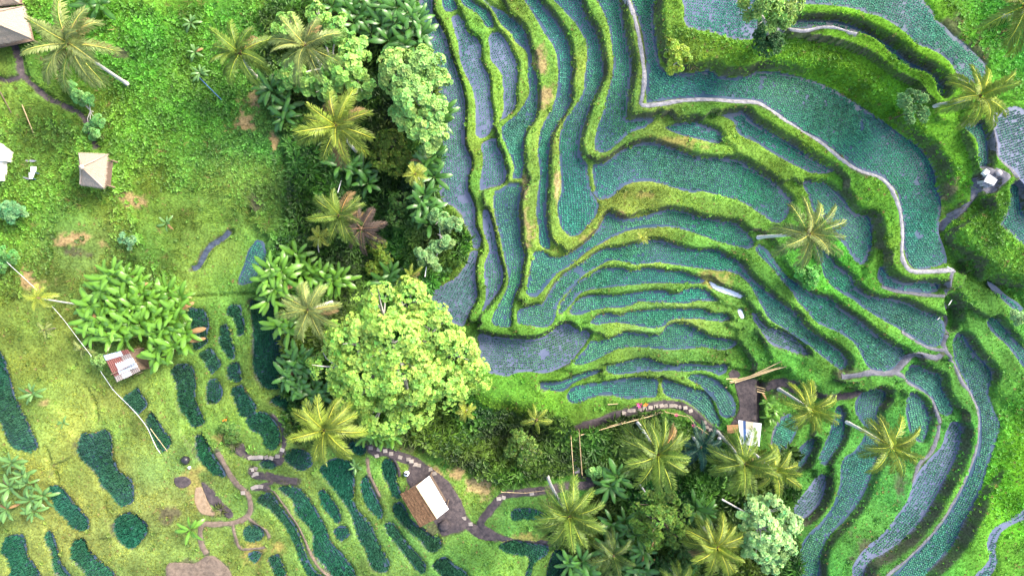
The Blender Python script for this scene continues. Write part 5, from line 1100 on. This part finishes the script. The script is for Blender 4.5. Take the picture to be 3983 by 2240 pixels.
def thatched_hut(label, corners, apex_h, eave_h, group='thatched huts'):
    """eave corners in photo pixels (clockwise from top left); a pyramid of shaggy thatch on posts"""
    g0 = np.mean([drop(u, v) for u, v in corners], 0); zb = g0[2]
    E = [at(u, v, zb + eave_h) for u, v in corners]; cen = np.mean(E, 0); A = np.array((cen[0], cen[1], zb + apex_h))
    o0 = np.array((cen[0], cen[1], float(gz(cen[0], cen[1])) - .05)); e = empty('thatched_hut', tuple(o0)); tag(e, label, 'hut', group)
    r = random.Random(int(corners[0][0]) + 3)
    for k in range(4):
        a, b = E[k] - o0, E[(k + 1) % 4] - o0; ap = A - o0; m_ = MB(); rows, colsN = 9, 22
        V = []; F = []
        for i in range(rows + 1):
            f = i / rows; L_, R_ = lerp(ap, a, f), lerp(ap, b, f); sag = .10 * math.sin(math.pi * f)
            for j in range(colsN + 1):
                p = lerp(L_, R_, j / colsN); st = .035 * (i % 3 == 0) if 0 < i < rows else 0
                jag = r.uniform(-.12, .05) if i == rows else 0
                d = (p - ap); d = d / (np.linalg.norm(d) + 1e-6)
                p = p - np.array((0, 0, sag - st)) + d * (-jag) + np.array((0, 0, r.uniform(-.022, .022) * (1 if i else 0)))
                V.append(p)
        for i in range(rows):
            for j in range(colsN):
                q = i * (colsN + 1) + j; F.append((q, q + colsN + 1, q + colsN + 2, q + 1))
        m_.add(V, F); 
        # shaggy straw ends along the eave
        for j in range(70):
            p = lerp(a, b, (j + r.random()) / 70); d = p - ap; d = d / np.linalg.norm(d); w_ = (b - a) / np.linalg.norm(b - a) * .03
            m_.add([p - w_, p + w_, p + d * r.uniform(.1, .3) - np.array((0, 0, .05))], [(0, 1, 2)])
        m_.build('thatch_slope', M_THATCH, e)
        c = lerp(a, cen - o0, .22); MB().tube([(c[0], c[1], -.1), (c[0], c[1], c[2] + .1)], .07, 7).build('post', M_WOOD, e, True)
        MB().tube([lerp(ap, a, .02) + (0, 0, .05), lerp(ap, a, .5) + (0, 0, -.04), lerp(ap, a, .98)], [.07, .06, .05], 6).build('hip_ridge', M_THATCH, e, True)
    MB().tube([A - o0 + (0, 0, -.1), A - o0 + (0, 0, .12), A - o0 + (0, 0, .25)], [.22, .15, .03], 8).build('roof_cap', M_THATCH, e, True)
    c0 = lerp(E[0], cen, .25) - o0; c1 = lerp(E[1], cen, .25) - o0; c2 = lerp(E[2], cen, .25) - o0; c3 = lerp(E[3], cen, .25) - o0
    for c in (c0, c1, c2, c3): c[2] = .55
    MB().slab([c0, c3, c2, c1], .1).build('platform', M_WOOD, e)
def pxs(s): return px_list(s)
thatched_hut('small pyramid-roofed thatched hut alone on the left lawn', pxs('A: 592,1152 803,1162 778,1412 600,1385'), 3.6, 2.0)
thatched_hut('large grey thatched hut cut by the left edge beside the tall palm', pxs('A: -230,90 172,48 225,285 -190,370'), 4.6, 2.1)
thatched_hut('thatched hut roof just showing in the top left corner', pxs('A: -230,-260 110,-280 138,22 -200,60'), 4.4, 2.1)

def corrugated(a, b, c, d, n=12, amp=.022):
    """a sheet between corners a b (top edge) and d c (bottom edge), ridges running down the slope"""
    V = []; F = []; N = n * 2
    for i in range(N + 1):
        f = i / N; z = np.array((0, 0, amp * (1 if i % 2 else -1)))
        p, q = lerp(a, b, f) + z, lerp(d, c, f) + z; V += [p, q, p - (0, 0, .012), q - (0, 0, .012)]
    for i in range(N):
        k = 4 * i; F += [(k, k + 1, k + 5, k + 4), (k + 2, k + 6, k + 7, k + 3)]
    return MB().add(V, F)
# tin-roofed hut
zb = drop(*pxs('U: 450,450')[0])[2]
TL, TR, BR, BL = [at(u, v, zb + h) for (u, v), h in zip(pxs('U: 120,250 575,130 805,540 360,750'), (2.5, 2.5, 1.9, 1.9))]
cen = (TL + TR + BR + BL) / 4; o0 = np.array((cen[0], cen[1], float(gz(cen[0], cen[1])) - .05)); e = empty('tin_hut', tuple(o0)); tag(e, 'shack with patched rusty corrugated tin roof below the banana grove', 'hut')
rows = [(0, .19, [(0, .72, 0), (.72, 1, 1)]), (.17, .41, [(0, .62, 1), (.60, 1, 3)]), (.37, .64, [(0, .28, 1), (.26, .72, 2), (.70, 1, 0)]), (.62, .80, [(0, .24, 1), (.22, 1, 0)]), (.78, 1, [(0, .30, 3), (.28, .66, 2), (.64, 1, 3)])]
for ri, (f0, f1, cs) in enumerate(rows):
    for ci_, (g0_, g1_, mi) in enumerate(cs):
        up_ = np.array((0, 0, .03 * (len(rows) - ri) + .012 * ci_ + random.uniform(0, .02)))
        q = lambda f, g: lerp(lerp(TL, BL, f), lerp(TR, BR, f), g) - o0 + up_
        corrugated(q(f0, g0_), q(f0, g1_), q(f1, g1_), q(f1, g0_), max(4, int(14 * (g1_ - g0_)))).build('roof_sheet', M_TIN[mi], e)
for f, g in ((.06, .06), (.06, .94), (.94, .94), (.94, .06)):
    p = lerp(lerp(TL, BL, f), lerp(TR, BR, f), g) - o0; MB().tube([(p[0], p[1], -.1), (p[0], p[1], p[2] - .02)], .06, 6).build('post', M_WOOD, e, True)
for (fa, ga), (fb, gb) in (((.08, .08), (.08, .92)), ((.08, .92), (.9, .92)), ((.9, .92), (.9, .08)), ((.9, .08), (.08, .08))):
    a, b = [lerp(lerp(TL, BL, f), lerp(TR, BR, f), g) - o0 for f, g in ((fa, ga), (fb, gb))]
    for k in range(7):
        p, q = lerp(a, b, k / 7 + .004), lerp(a, b, (k + 1) / 7 - .004); t_ = np.cross(q - p, (0, 0, 1)); t_ = t_ / np.linalg.norm(t_) * .02
        h_ = p[2] - .12; V = [(p[0] - t_[0], p[1] - t_[1], 0), (q[0] - t_[0], q[1] - t_[1], 0), (q[0] + t_[0], q[1] + t_[1], 0), (p[0] + t_[0], p[1] + t_[1], 0)]
        V += [(x, y, h_) for x, y, _ in V]
        MB().add(V, [(0, 1, 2, 3), (4, 7, 6, 5), (0, 4, 5, 1), (1, 5, 6, 2), (2, 6, 7, 3), (3, 7, 4, 0)]).build('wall_board', M_WOOD, e)
for s in ('U: 245,610 700,400', 'U: 300,580 690,430', 'U: 400,620 700,490'):
    (a, b) = [at(u, v, zb + 2.42) - o0 for u, v in pxs(s)]; MB().tube([a, b], .03, 5).build('roof_pole', M_WOOD, e, True)
# thatch and white hut
zb = drop(*pxs('V: 370,420')[0])[2]; RH, EH = 2.9, 2.15
r0, r1 = [at(u, v, zb + RH) for u, v in pxs('V: 270,238 517,625')]
w0, w1 = [at(u, v, zb + EH) for u, v in pxs('V: 424,118 655,512')]
t0, t1 = [at(u, v, zb + EH) for u, v in pxs('V: 84,330 320,722')]
cen = (r0 + r1) / 2; o0 = np.array((cen[0], cen[1], float(gz(cen[0], cen[1])) - .05)); e = empty('two_tone_hut', tuple(o0)); tag(e, 'hut with half brown shingle and half white roof in the dark yard', 'hut')
for i in range(7):
    for j in range(2):
        f0, f1 = i / 7 + .004, (i + 1) / 7 - .004; g0_, g1_ = j / 2 + .003, (j + 1) / 2 - .003
        q = lambda f, g: lerp(lerp(r0, r1, f), lerp(w0, w1, f), g) - o0 + np.array((0, 0, .03))
        tanp = i == 0 and j == 0
        MB().slab([q(f0, g0_), q(f1, g0_), q(f1, g1_), q(f0, g1_)], .03).build('roof_panel', M_CREAM if tanp else M_WHITE, e)
NR = 11
for i in range(NR):                               # overlapping courses of split bamboo shingles
    g0_, g1_ = i / NR, (i + 1.35) / NR
    for j in range(16):
        f0, f1 = (j + .02) / 16, (j + .98) / 16; L0 = np.array((0, 0, .05 + .02 * (i % 2) + random.uniform(0, .03)))
        q = lambda f, g: lerp(lerp(r0, r1, f), lerp(t0, t1, f), min(g, 1.03) + random.uniform(-.012, .012)) - o0
        MB().slab([q(f0, g0_) + L0 * .3, q(f0, g1_) + L0, q(f1, g1_) + L0, q(f1, g0_) + L0 * .3], .025).build('shingle', M_THATCHB, e)
MB().tube([r0 - o0 + (0, 0, .09), r1 - o0 + (0, 0, .09)], .045, 6).build('ridge_pole', M_BAMBOO, e, True)
for p in (w0, w1, t0, t1):
    c = lerp(p, cen, .12) - o0; MB().tube([(c[0], c[1], -.1), (c[0], c[1], EH + zb - o0[2] - .03)], .06, 7).build('post', M_WOOD, e, True)
c4 = [lerp(p, cen, .2) - o0 for p in (w0, w1, t1, t0)]
for c in c4: c[2] = .45
MB().slab(c4, .08).build('floor_platform', M_WOOD, e)
# plank shelter by the yard
zb = drop(*pxs('S: 320,640')[0])[2]
S0, S1, S2, S3 = [at(u, v, zb + h) for (u, v), h in zip(pxs('S: 208,530 416,560 396,765 225,745'), (2.4, 2.4, 2.15, 2.15))]
cen = (S0 + S1 + S2 + S3) / 4; o0 = np.array((cen[0], cen[1], float(gz(cen[0], cen[1])) - .05)); e = empty('plank_shelter', tuple(o0)); tag(e, 'white-roofed shelter with a blue stripe at the end of the yard', 'shelter')
cuts = [0, .2, .32, .66, 1]
for i in range(4):
    for j in range(3):
        q = lambda f, g: lerp(lerp(S0, S3, g), lerp(S1, S2, g), f) - o0 + np.array((0, 0, random.uniform(0, .004)))
        f0, f1, g0_, g1_ = cuts[i] + .004, cuts[i + 1] - .004, j / 3 + .004, (j + 1) / 3 - .004
        MB().slab([q(f0, g0_), q(f0, g1_), q(f1, g1_), q(f1, g0_)], .03).build('roof_panel', M_BLUE if i == 1 else (M_CREAM if (i, j) == (2, 0) else M_WHITE), e)
for p in (S0, S1, S2, S3):
    c = lerp(p, cen, .08) - o0; MB().tube([(c[0], c[1], -.1), (c[0], c[1], p[2] - o0[2] - .04)], .05, 6).build('post', M_WOOD, e, True)
# low wooden deck beside it
zb = drop(*pxs('S: 155,600')[0])[2]; a, b, c, d = [at(u, v, zb + .5) for u, v in pxs('S: 108,575 210,570 205,640 115,650')]
o0 = np.array((*((a + c) / 2)[:2], zb - .05)); e = empty('wooden_deck', tuple(o0)); tag(e, 'low brown wooden deck left of the white-roofed shelter', 'deck')
M_DECK = plain('orange_wood', (.30, .17, .075), .7, .3, 6, .2, .2, (1, 6, 1))
for k in range(6):
    q = lambda f, g: lerp(lerp(a, b, f), lerp(d, c, f), g) - o0
    MB().slab([q(0, k / 6 + .01), q(0, (k + 1) / 6 - .01), q(1, (k + 1) / 6 - .01), q(1, k / 6 + .01)], .04).build('plank', M_DECK, e)
for p in (a, b, c, d):
    q = lerp(p, (a + c) / 2, .12) - o0; MB().tube([(q[0], q[1], -.1), (q[0], q[1], .48)], .04, 5).build('leg', M_WOOD, e, True)
# white terrace wall cut by the left edge
for nm, lab, s, h in (('white_parapet', 'upper white parapet block cut by the left edge', 'Y: -120,40 70,200 72,388 -120,388', 1.1), ('white_parapet', 'lower white parapet strip cut by the left edge', 'Y: -120,396 40,396 2,735 -120,735', .8)):
    Q = [hi(u, v, h) for u, v in pxs(s)]; zt = float(np.mean([q[2] for q in Q])); Q = [at(u, v, zt) for u, v in pxs(s)]; cb = np.mean(Q, 0); o0 = np.array((cb[0], cb[1], zt - h - .3))
    e = empty(nm, tuple(o0)); tag(e, lab, 'wall', 'white parapets')
    MB().slab([q - o0 - (0, 0, .06) for q in Q][::-1], h + .2).build('wall', M_STUCCO, e)
    MB().slab([lerp(q, cb, -.04) - o0 for q in Q][::-1], .055).build('coping', M_STUCCO, e)

# ------------------------------------------------------------------ bamboo: bridge, fences, poles
def bamboo(mb, a, b, r_=.035, sag=0.0, knots=True):
    a, b = np.asarray(a, float), np.asarray(b, float); n = 9
    pts = [lerp(a, b, k / n) - np.array((0, 0, sag * math.sin(math.pi * k / n))) for k in range(n + 1)]
    return mb.tube(pts, [r_ * (1.0 - .25 * k / n) * (1.18 if k % 2 else 1) for k in range(n + 1)], 6)
A_, B_ = [drop(u, v) for u, v in pxs('T: 72,320 98,655')]; zt = max(A_[2], B_[2]) + .25
P0, P1 = [at(u, v, zt) for u, v in pxs('T: 74,310 100,660')]
e = empty('bamboo_bridge', (P0[0], P0[1], A_[2])); tag(e, 'narrow bamboo footbridge with rails over the gully', 'bridge'); o0 = np.array((P0[0], P0[1], A_[2]))
d = P1 - P0; sd = np.array((-d[1], d[0], 0)); sd /= np.linalg.norm(sd)
for k in range(6):
    off = sd * (k - 2.5) * .085; bamboo(MB(), P0 + off - o0, P1 + off - o0, .042, .05).build('deck_pole', M_BAMBOOD, e, True)
for k in range(6):
    p = lerp(P0, P1, (k + .5) / 6) - o0 - (0, 0, .09); bamboo(MB(), p - sd * .4, p + sd * .4, .03).build('cross_pole', M_BAMBOO, e, True)
for s in (-1, 1):
    for h in (.45, .9): bamboo(MB(), P0 + sd * s * .42 - o0 + (0, 0, h) - d * .1, P1 + sd * s * .42 - o0 + (0, 0, h), .032, .04).build('rail', M_BAMBOO, e, True)
    for k in range(4):
        p = lerp(P0, P1, k / 3) + sd * s * .42 - o0; bamboo(MB(), p + (0, 0, -.5), p + (0, 0, 1.0), .036).build('rail_post', M_BAMBOO, e, True)
def fence(label, s, h, step, mat, n_rail=2, rr=.035, name='bamboo_fence'):
    P = [drop(u, v) for u, v in pxs(s)]; o0 = P[0].copy(); e = empty(name, tuple(o0)); tag(e, label, 'fence', 'bamboo fences by the slab path')
    for a, b in zip(P[:-1], P[1:]):
        n = max(1, int(np.linalg.norm(b - a) / step))
        for k in range(n):
            p, q = lerp(a, b, k / n), lerp(a, b, (k + 1) / n); p[2] = float(gz(p[0], p[1])); q[2] = float(gz(q[0], q[1]))
            bamboo(MB(), p - o0 - (0, 0, .15), p - o0 + (0, 0, h + .06), rr * 1.05).build('post', mat, e, True)
        p, q = a.copy(), b.copy()
        for kk in range(n_rail): bamboo(MB(), p - o0 + (0, 0, h - kk * h * .45) + (.03 * kk, 0.05 * kk, 0), q - o0 + (0, 0, h - kk * h * .45), rr, .02).build('rail', mat, e, True)
    p = P[-1] - o0; bamboo(MB(), p - (0, 0, .15), p + (0, 0, h + .06), rr).build('post', mat, e, True)
fence('straight double bamboo fence along the lower side of the slab path', 'T: 122,318 470,222 815,130', .95, 1.6, M_BAMBOO, 3, .045)
fence('angled single-rail bamboo fence with pink flowers at the path bend', 'T: 845,126 1040,166 1100,240 1250,345', .8, 1.5, M_BAMBOO, 1, .035)
fence('short bamboo fence along the path below the bridge', 'M: 600,455 700,460 800,447', .5, 1.8, M_BAMBOO, 1, .03)
for i_, (s, lab) in enumerate((('S: 97,243 590,12', 'longest bamboo pole of the pile across the yard top'), ('S: 132,205 580,60', 'second bamboo pole from the top of the pile'), ('S: 135,190 637,57', 'bamboo pole reaching farthest right in the pile'), ('S: 100,168 205,163', 'short bamboo pole at the left of the pile'), ('S: 150,200 500,75', 'shorter middle bamboo pole of the pile'), ('S: 180,200 520,92', 'lowest thin bamboo pole of the pile'))):
    (a, b) = [hi(u, v, .18 + .07 * i_) for u, v in pxs(s)]; o = bamboo(MB(), (0, 0, 0), b - a, .05).build('bamboo_pole', M_BAMBOO, None, True, tuple(a)); tag(o, lab, 'pole', 'bamboo pole pile')
e0 = drop(*pxs('S: 410,248')[0]); e = empty('plank_crossing', tuple(e0)); tag(e, 'little bamboo crossing over the yard ditch', 'footbridge')
for k in range(3):
    (a, b) = [hi(u, v + k * 9, .25) - e0 for u, v in pxs('S: 376,238 447,254')]; bamboo(MB(), a, b, .05).build('deck_pole', M_BAMBOO, e, True)
def pole(label, s, h0, h1, r_, mat, name='pole', cat_='pole', group=None, sag=0):
    (u0, v0), (u1, v1) = pxs(s)[0], pxs(s)[-1]; a, b = hi(u0, v0, h0), hi(u1, v1, h1)
    o = bamboo(MB(), (0, 0, 0), b - a, r_, sag).build(name, mat, None, True, tuple(a)); tag(o, label, cat_, group); return o
pole('long white pole slanting over the right gully bank', 'G: 1332,100 1262,640', .9, 2.2, .045, M_PLASTIC)
pole('thin blue pole lying on the upper left slope', 'A: 1500,588 1665,752', .25, .35, .04, M_BLUE)
pole('bare bamboo pole lying on the lawn near the left edge', 'A: 165,788 250,1000', .12, .16, .05, M_BAMBOO)
pole('brown fallen branch at the left edge', 'A: 0,690 85,850', .15, .2, .05, M_WOOD)
pole('pale leaning pole beside the gully-edge palm', 'B: 640,1330 606,1449', .6, 1.6, .04, M_PLASTIC)
pole('pale dead trunk lying beside the bright round tree', 'N: 772,492 875,548', 1.4, 1.2, .09, M_TRUNK, 'fallen_log', 'log')
pole('pale dead trunk poking from the thicket below the largest palm', 'N: 425,430 505,545', 1.8, 1.2, .08, M_TRUNK, 'fallen_log', 'log')
pole('white flag pole at the end of the white footpath', 'J: 1355,565 1402,592', .6, 1.1, .045, M_PLASTIC, group='white poles along the ridge path')
pole('white pole beside the dark hole on the ridge path', 'J: 1390,815 1366,852', .3, 1.6, .045, M_PLASTIC, group='white poles along the ridge path')
pole('white stub pole in the corner of a diagonal paddy', 'J: 1305,932 1286,960', .1, .8, .05, M_PLASTIC, group='white poles along the ridge path')
pole('bamboo stick leaning on the tin hut, left one', 'U: 130,255 185,50', 1.6, 2.9, .035, M_BAMBOO, group='sticks by the tin hut')
pole('bamboo stick leaning on the tin hut, right one', 'U: 140,290 245,60', 1.6, 2.9, .035, M_BAMBOO, group='sticks by the tin hut')
pole('bent bamboo rail at the lower right corner of the tin hut', 'U: 725,605 850,560', .5, .7, .035, M_BAMBOO, group='sticks by the tin hut')
pole('thin pole crossing the slanted rice bed by the hose', 'K: 1130,340 1258,512', .8, .9, .03, M_BAMBOO)
pole('fallen bamboo on the lawn above the lowest long paddy', 'T: 362,72 452,66', .2, .2, .05, M_BAMBOO)
def line(label, s, hs_, r_, mat, name, cat_):
    P = [hi(u, v, h) for (u, v), h in zip(pxs(s), hs_)]; L = catmull(np.array(P), False, .4); o = MB().tube([p - P[0] for p in L], r_, 5).build(name, mat, None, True, tuple(P[0])); tag(o, label, cat_)
line('white hose curving down the lawn from the tin hut', 'U: 0,440 80,590 170,720; K: 850,50 920,120 1000,200 1060,270 1110,340 1150,430 1180,490 1205,525', [1.6, 1.2, .9, .5, .35, .45, .5, .35, .45, .4, .2], .024, M_PLASTIC, 'hose', 'hose')
line('thin overhead wire from the left edge to the areca palm', 'F: 50,530 165,635 280,742', [4.5, 4.3, 4.6], .012, M_PLASTIC, 'overhead_wire', 'wire')
line('thin overhead wire from the areca palm to the tin hut', 'F: 390,860 480,965 590,1110 690,1240', [4.5, 4.0, 3.2, 2.6], .012, M_PLASTIC, 'overhead_wire', 'wire')

# ------------------------------------------------------------------ small things
zb = drop(*pxs('W: 430,350')[0])[2]; Q = [at(u, v, zb + .75) for u, v in pxs('W: 375,200 590,350 505,480 272,390')]; cb = np.mean(Q, 0); o0 = np.array((cb[0], cb[1], zb - .05))
e = empty('stone_table', tuple(o0)); tag(e, 'grey concrete table where the paths meet at the right', 'table')
MB().slab([lerp(q, cb, .0) - o0 for q in Q], .12).build('table_top', M_CONC, e)
for q in Q:
    p = lerp(q, cb, .2) - o0; MB().box((p[0], p[1], .3), .22, .22, .7).build('leg', M_CONC, e)
q = [at(u, v, zb + .3) for u, v in pxs('W: 255,400 405,470 375,520 230,460')]; cb = np.mean(q, 0); o0 = np.array((cb[0], cb[1], zb - .05)); e = empty('stone_bench', tuple(o0)); tag(e, 'low concrete bench beside the stone table', 'bench')
MB().slab([p - o0 for p in q], .1).build('seat', M_CONC, e)
for f in (.2, .8): c = lerp(lerp(q[0], q[3], .5), lerp(q[1], q[2], .5), f) - o0; MB().box((c[0], c[1], .12), .2, .3, .28).build('leg', M_CONC, e)
def lump(name, label, cat_, u, v, r_, mat, h=.6, seed=0, group=None):
    p = drop(u, v); r = np.random.default_rng(seed); V = []; F = []; n = 9; rows = [(-.1, .75), (.25, 1.0), (.65, .85), (.92, .5), (1.0, .05)]
    for z, rr in rows:
        for k in range(n): a_ = 6.283 * k / n; f = rr * r_ * r.uniform(.82, 1.15); V.append((f * math.cos(a_), f * math.sin(a_), z * h))
    for i in range(len(rows) - 1):
        for k in range(n): F.append((i * n + k, i * n + (k + 1) % n, (i + 1) * n + (k + 1) % n, (i + 1) * n + k))
    F.append(tuple((len(rows) - 1) * n + k for k in range(n)))
    o = MB().add(V, F).build(name, mat, None, True, tuple(p)); tag(o, label, cat_, group); return o
e0 = drop(*pxs('W: 265,197')[0]); e = empty('white_crate', tuple(e0)); tag(e, 'white box beside the stone table', 'box')
MB().box((0, 0, .17), .36, .42, .34, -.6).build('body', M_PLASTIC, e); MB().box((0, 0, .365), .39, .45, .04, -.6).build('lid', M_PLASTIC, e)
lump('boulder', 'pale boulder above the stone table', 'boulder', *pxs('W: 575,205')[0], .28, M_STONE, .4, 1)
lump('sack', 'black sack by the small post at the end of the hose', 'sack', *pxs('K: 1400,572')[0], .42, M_BLACK, .5, 2)
lump('plastic_bag', 'white plastic bag at the right corner of the tin hut', 'bag', *pxs('U: 800,492')[0], .28, M_PLASTIC, .4, 3)
lump('rubbish_bag', 'small white bag near the black sack', 'bag', *pxs('K: 1425,632')[0], .15, M_PLASTIC, .2, 4)
lump('plastic_bag', 'white lump at the lower end of the slab path bend', 'bag', *pxs('T: 1318,362')[0], .2, M_PLASTIC, .25, 5)
lump('boulder', 'mossy earth mound below the two-tone hut', 'boulder', *pxs('V: 610,700')[0], .6, SM['earth'], .5, 6)
p = drop(*pxs('V: 160,85')[0]); e = empty('white_bucket', tuple(p)); tag(e, 'white tub with a dark spout in the hut yard', 'tub')
MB().tube([(0, 0, 0), (0, 0, .25), (0, 0, .42), (0, 0, .47)], [.22, .27, .25, .12], 10).build('tub', M_PLASTIC, e, True); MB().tube([(-.12, .03, .40), (-.26, .05, .50)], [.09, .07], 8).build('spout', M_BLACK, e, True)
# odd seat and boards near the left edge
p = drop(*pxs('Y: 540,640')[0]); e = empty('garden_seat', tuple(p)); tag(e, 'white seat with footboard standing on the left lawn', 'seat')
def yp(u, v, h): return at(*[TILES['Y'][k] + c / TILES['Y'][2] for k, c in ((0, u), (1, v))], p[2] + h) - p
MB().slab([yp(545, 490, .75), yp(538, 585, .75), yp(632, 585, .75), yp(638, 495, .75)], .06).build('backrest', M_PLASTIC, e)
MB().slab([yp(510, 600, .5), yp(515, 710, .5), yp(565, 712, .5), yp(620, 590, .5)], .06).build('seat', M_PLASTIC, e)
MB().slab([yp(245, 610, .25), yp(250, 635, .25), yp(500, 725, .35), yp(510, 700, .35)], .05).build('footboard', M_BAMBOOD, e)
for u, v in ((520, 605), (530, 700), (610, 600), (560, 700)):
    q = yp(u, v, .5); MB().tube([(q[0], q[1], -.1), (q[0], q[1], .46)], .03, 5).build('leg', M_BLUE, e, True)
p2 = drop(*pxs('Y: 535,395')[0]); m_ = MB(); q = [at(*[TILES['Y'][k] + c / TILES['Y'][2] for k, c in ((0, u), (1, v))], p2[2] + .14) - p2 for u, v in ((420, 378), (500, 412), (590, 412), (652, 392), (560, 372))]
m_.add(q + [x - np.array((0, 0, .05)) for x in q], [(0, 1, 2, 3, 4), (9, 8, 7, 6, 5)] + [(i, i + 5, (i + 1) % 5 + 5, (i + 1) % 5) for i in range(5)])
tag(m_.build('loose_board', M_BAMBOOD, None, False, tuple(p2)), 'grey leaf-shaped board lying above the white seat', 'board')
# flowers along the fence
M_PINK = plain('pink_petals', (.62, .05, .22), .5, .2, 5); M_ORANGE = plain('orange_petals', (.75, .22, .02), .5, .2, 5)
def flower(label, u, v, mat, s_=.2, seed=0, group='flowers by the path'):
    p = drop(u, v); e = empty('flowering_plant', tuple(p)); tag(e, label, 'flower', group)
    b0 = leaf_rosette(7, s_, s_ * .55, .4, seed); o = link('blossom', np_mesh('blossom', b0[0], b0[1], mat), e, (0, 0, .55))
    MB().tube([(0, 0, -.05), (0, 0, .56)], .012, 5).build('stem', M_BSTEM, e, True)
    b1 = leaf_rosette(6, .3, .1, .5, seed + 1); link('leaves', np_mesh('leaves', b1[0], b1[1], BM['bright'], np.ones((len(b1[0]), 3))), e, (0, 0, .1))
flower('pink flower on the angled fence, uppermost', *pxs('T: 940,153')[0], M_PINK, .24, 1)
flower('pink flower in the middle of the angled fence', *pxs('T: 1088,240')[0], M_PINK, .24, 2)
flower('pink flower near the lower end of the angled fence', *pxs('T: 1172,296')[0], M_PINK, .22, 3)
flower('red-leaved plant above the row of path slabs, left one', *pxs('T: 625,66')[0], M_PINK, .32, 4)
flower('orange-leaved plant above the row of path slabs, right one', *pxs('T: 678,66')[0], M_ORANGE, .26, 5)
flower('orange flower by the little flower island', *pxs('L: 358,272')[0], M_ORANGE, .22, 6)
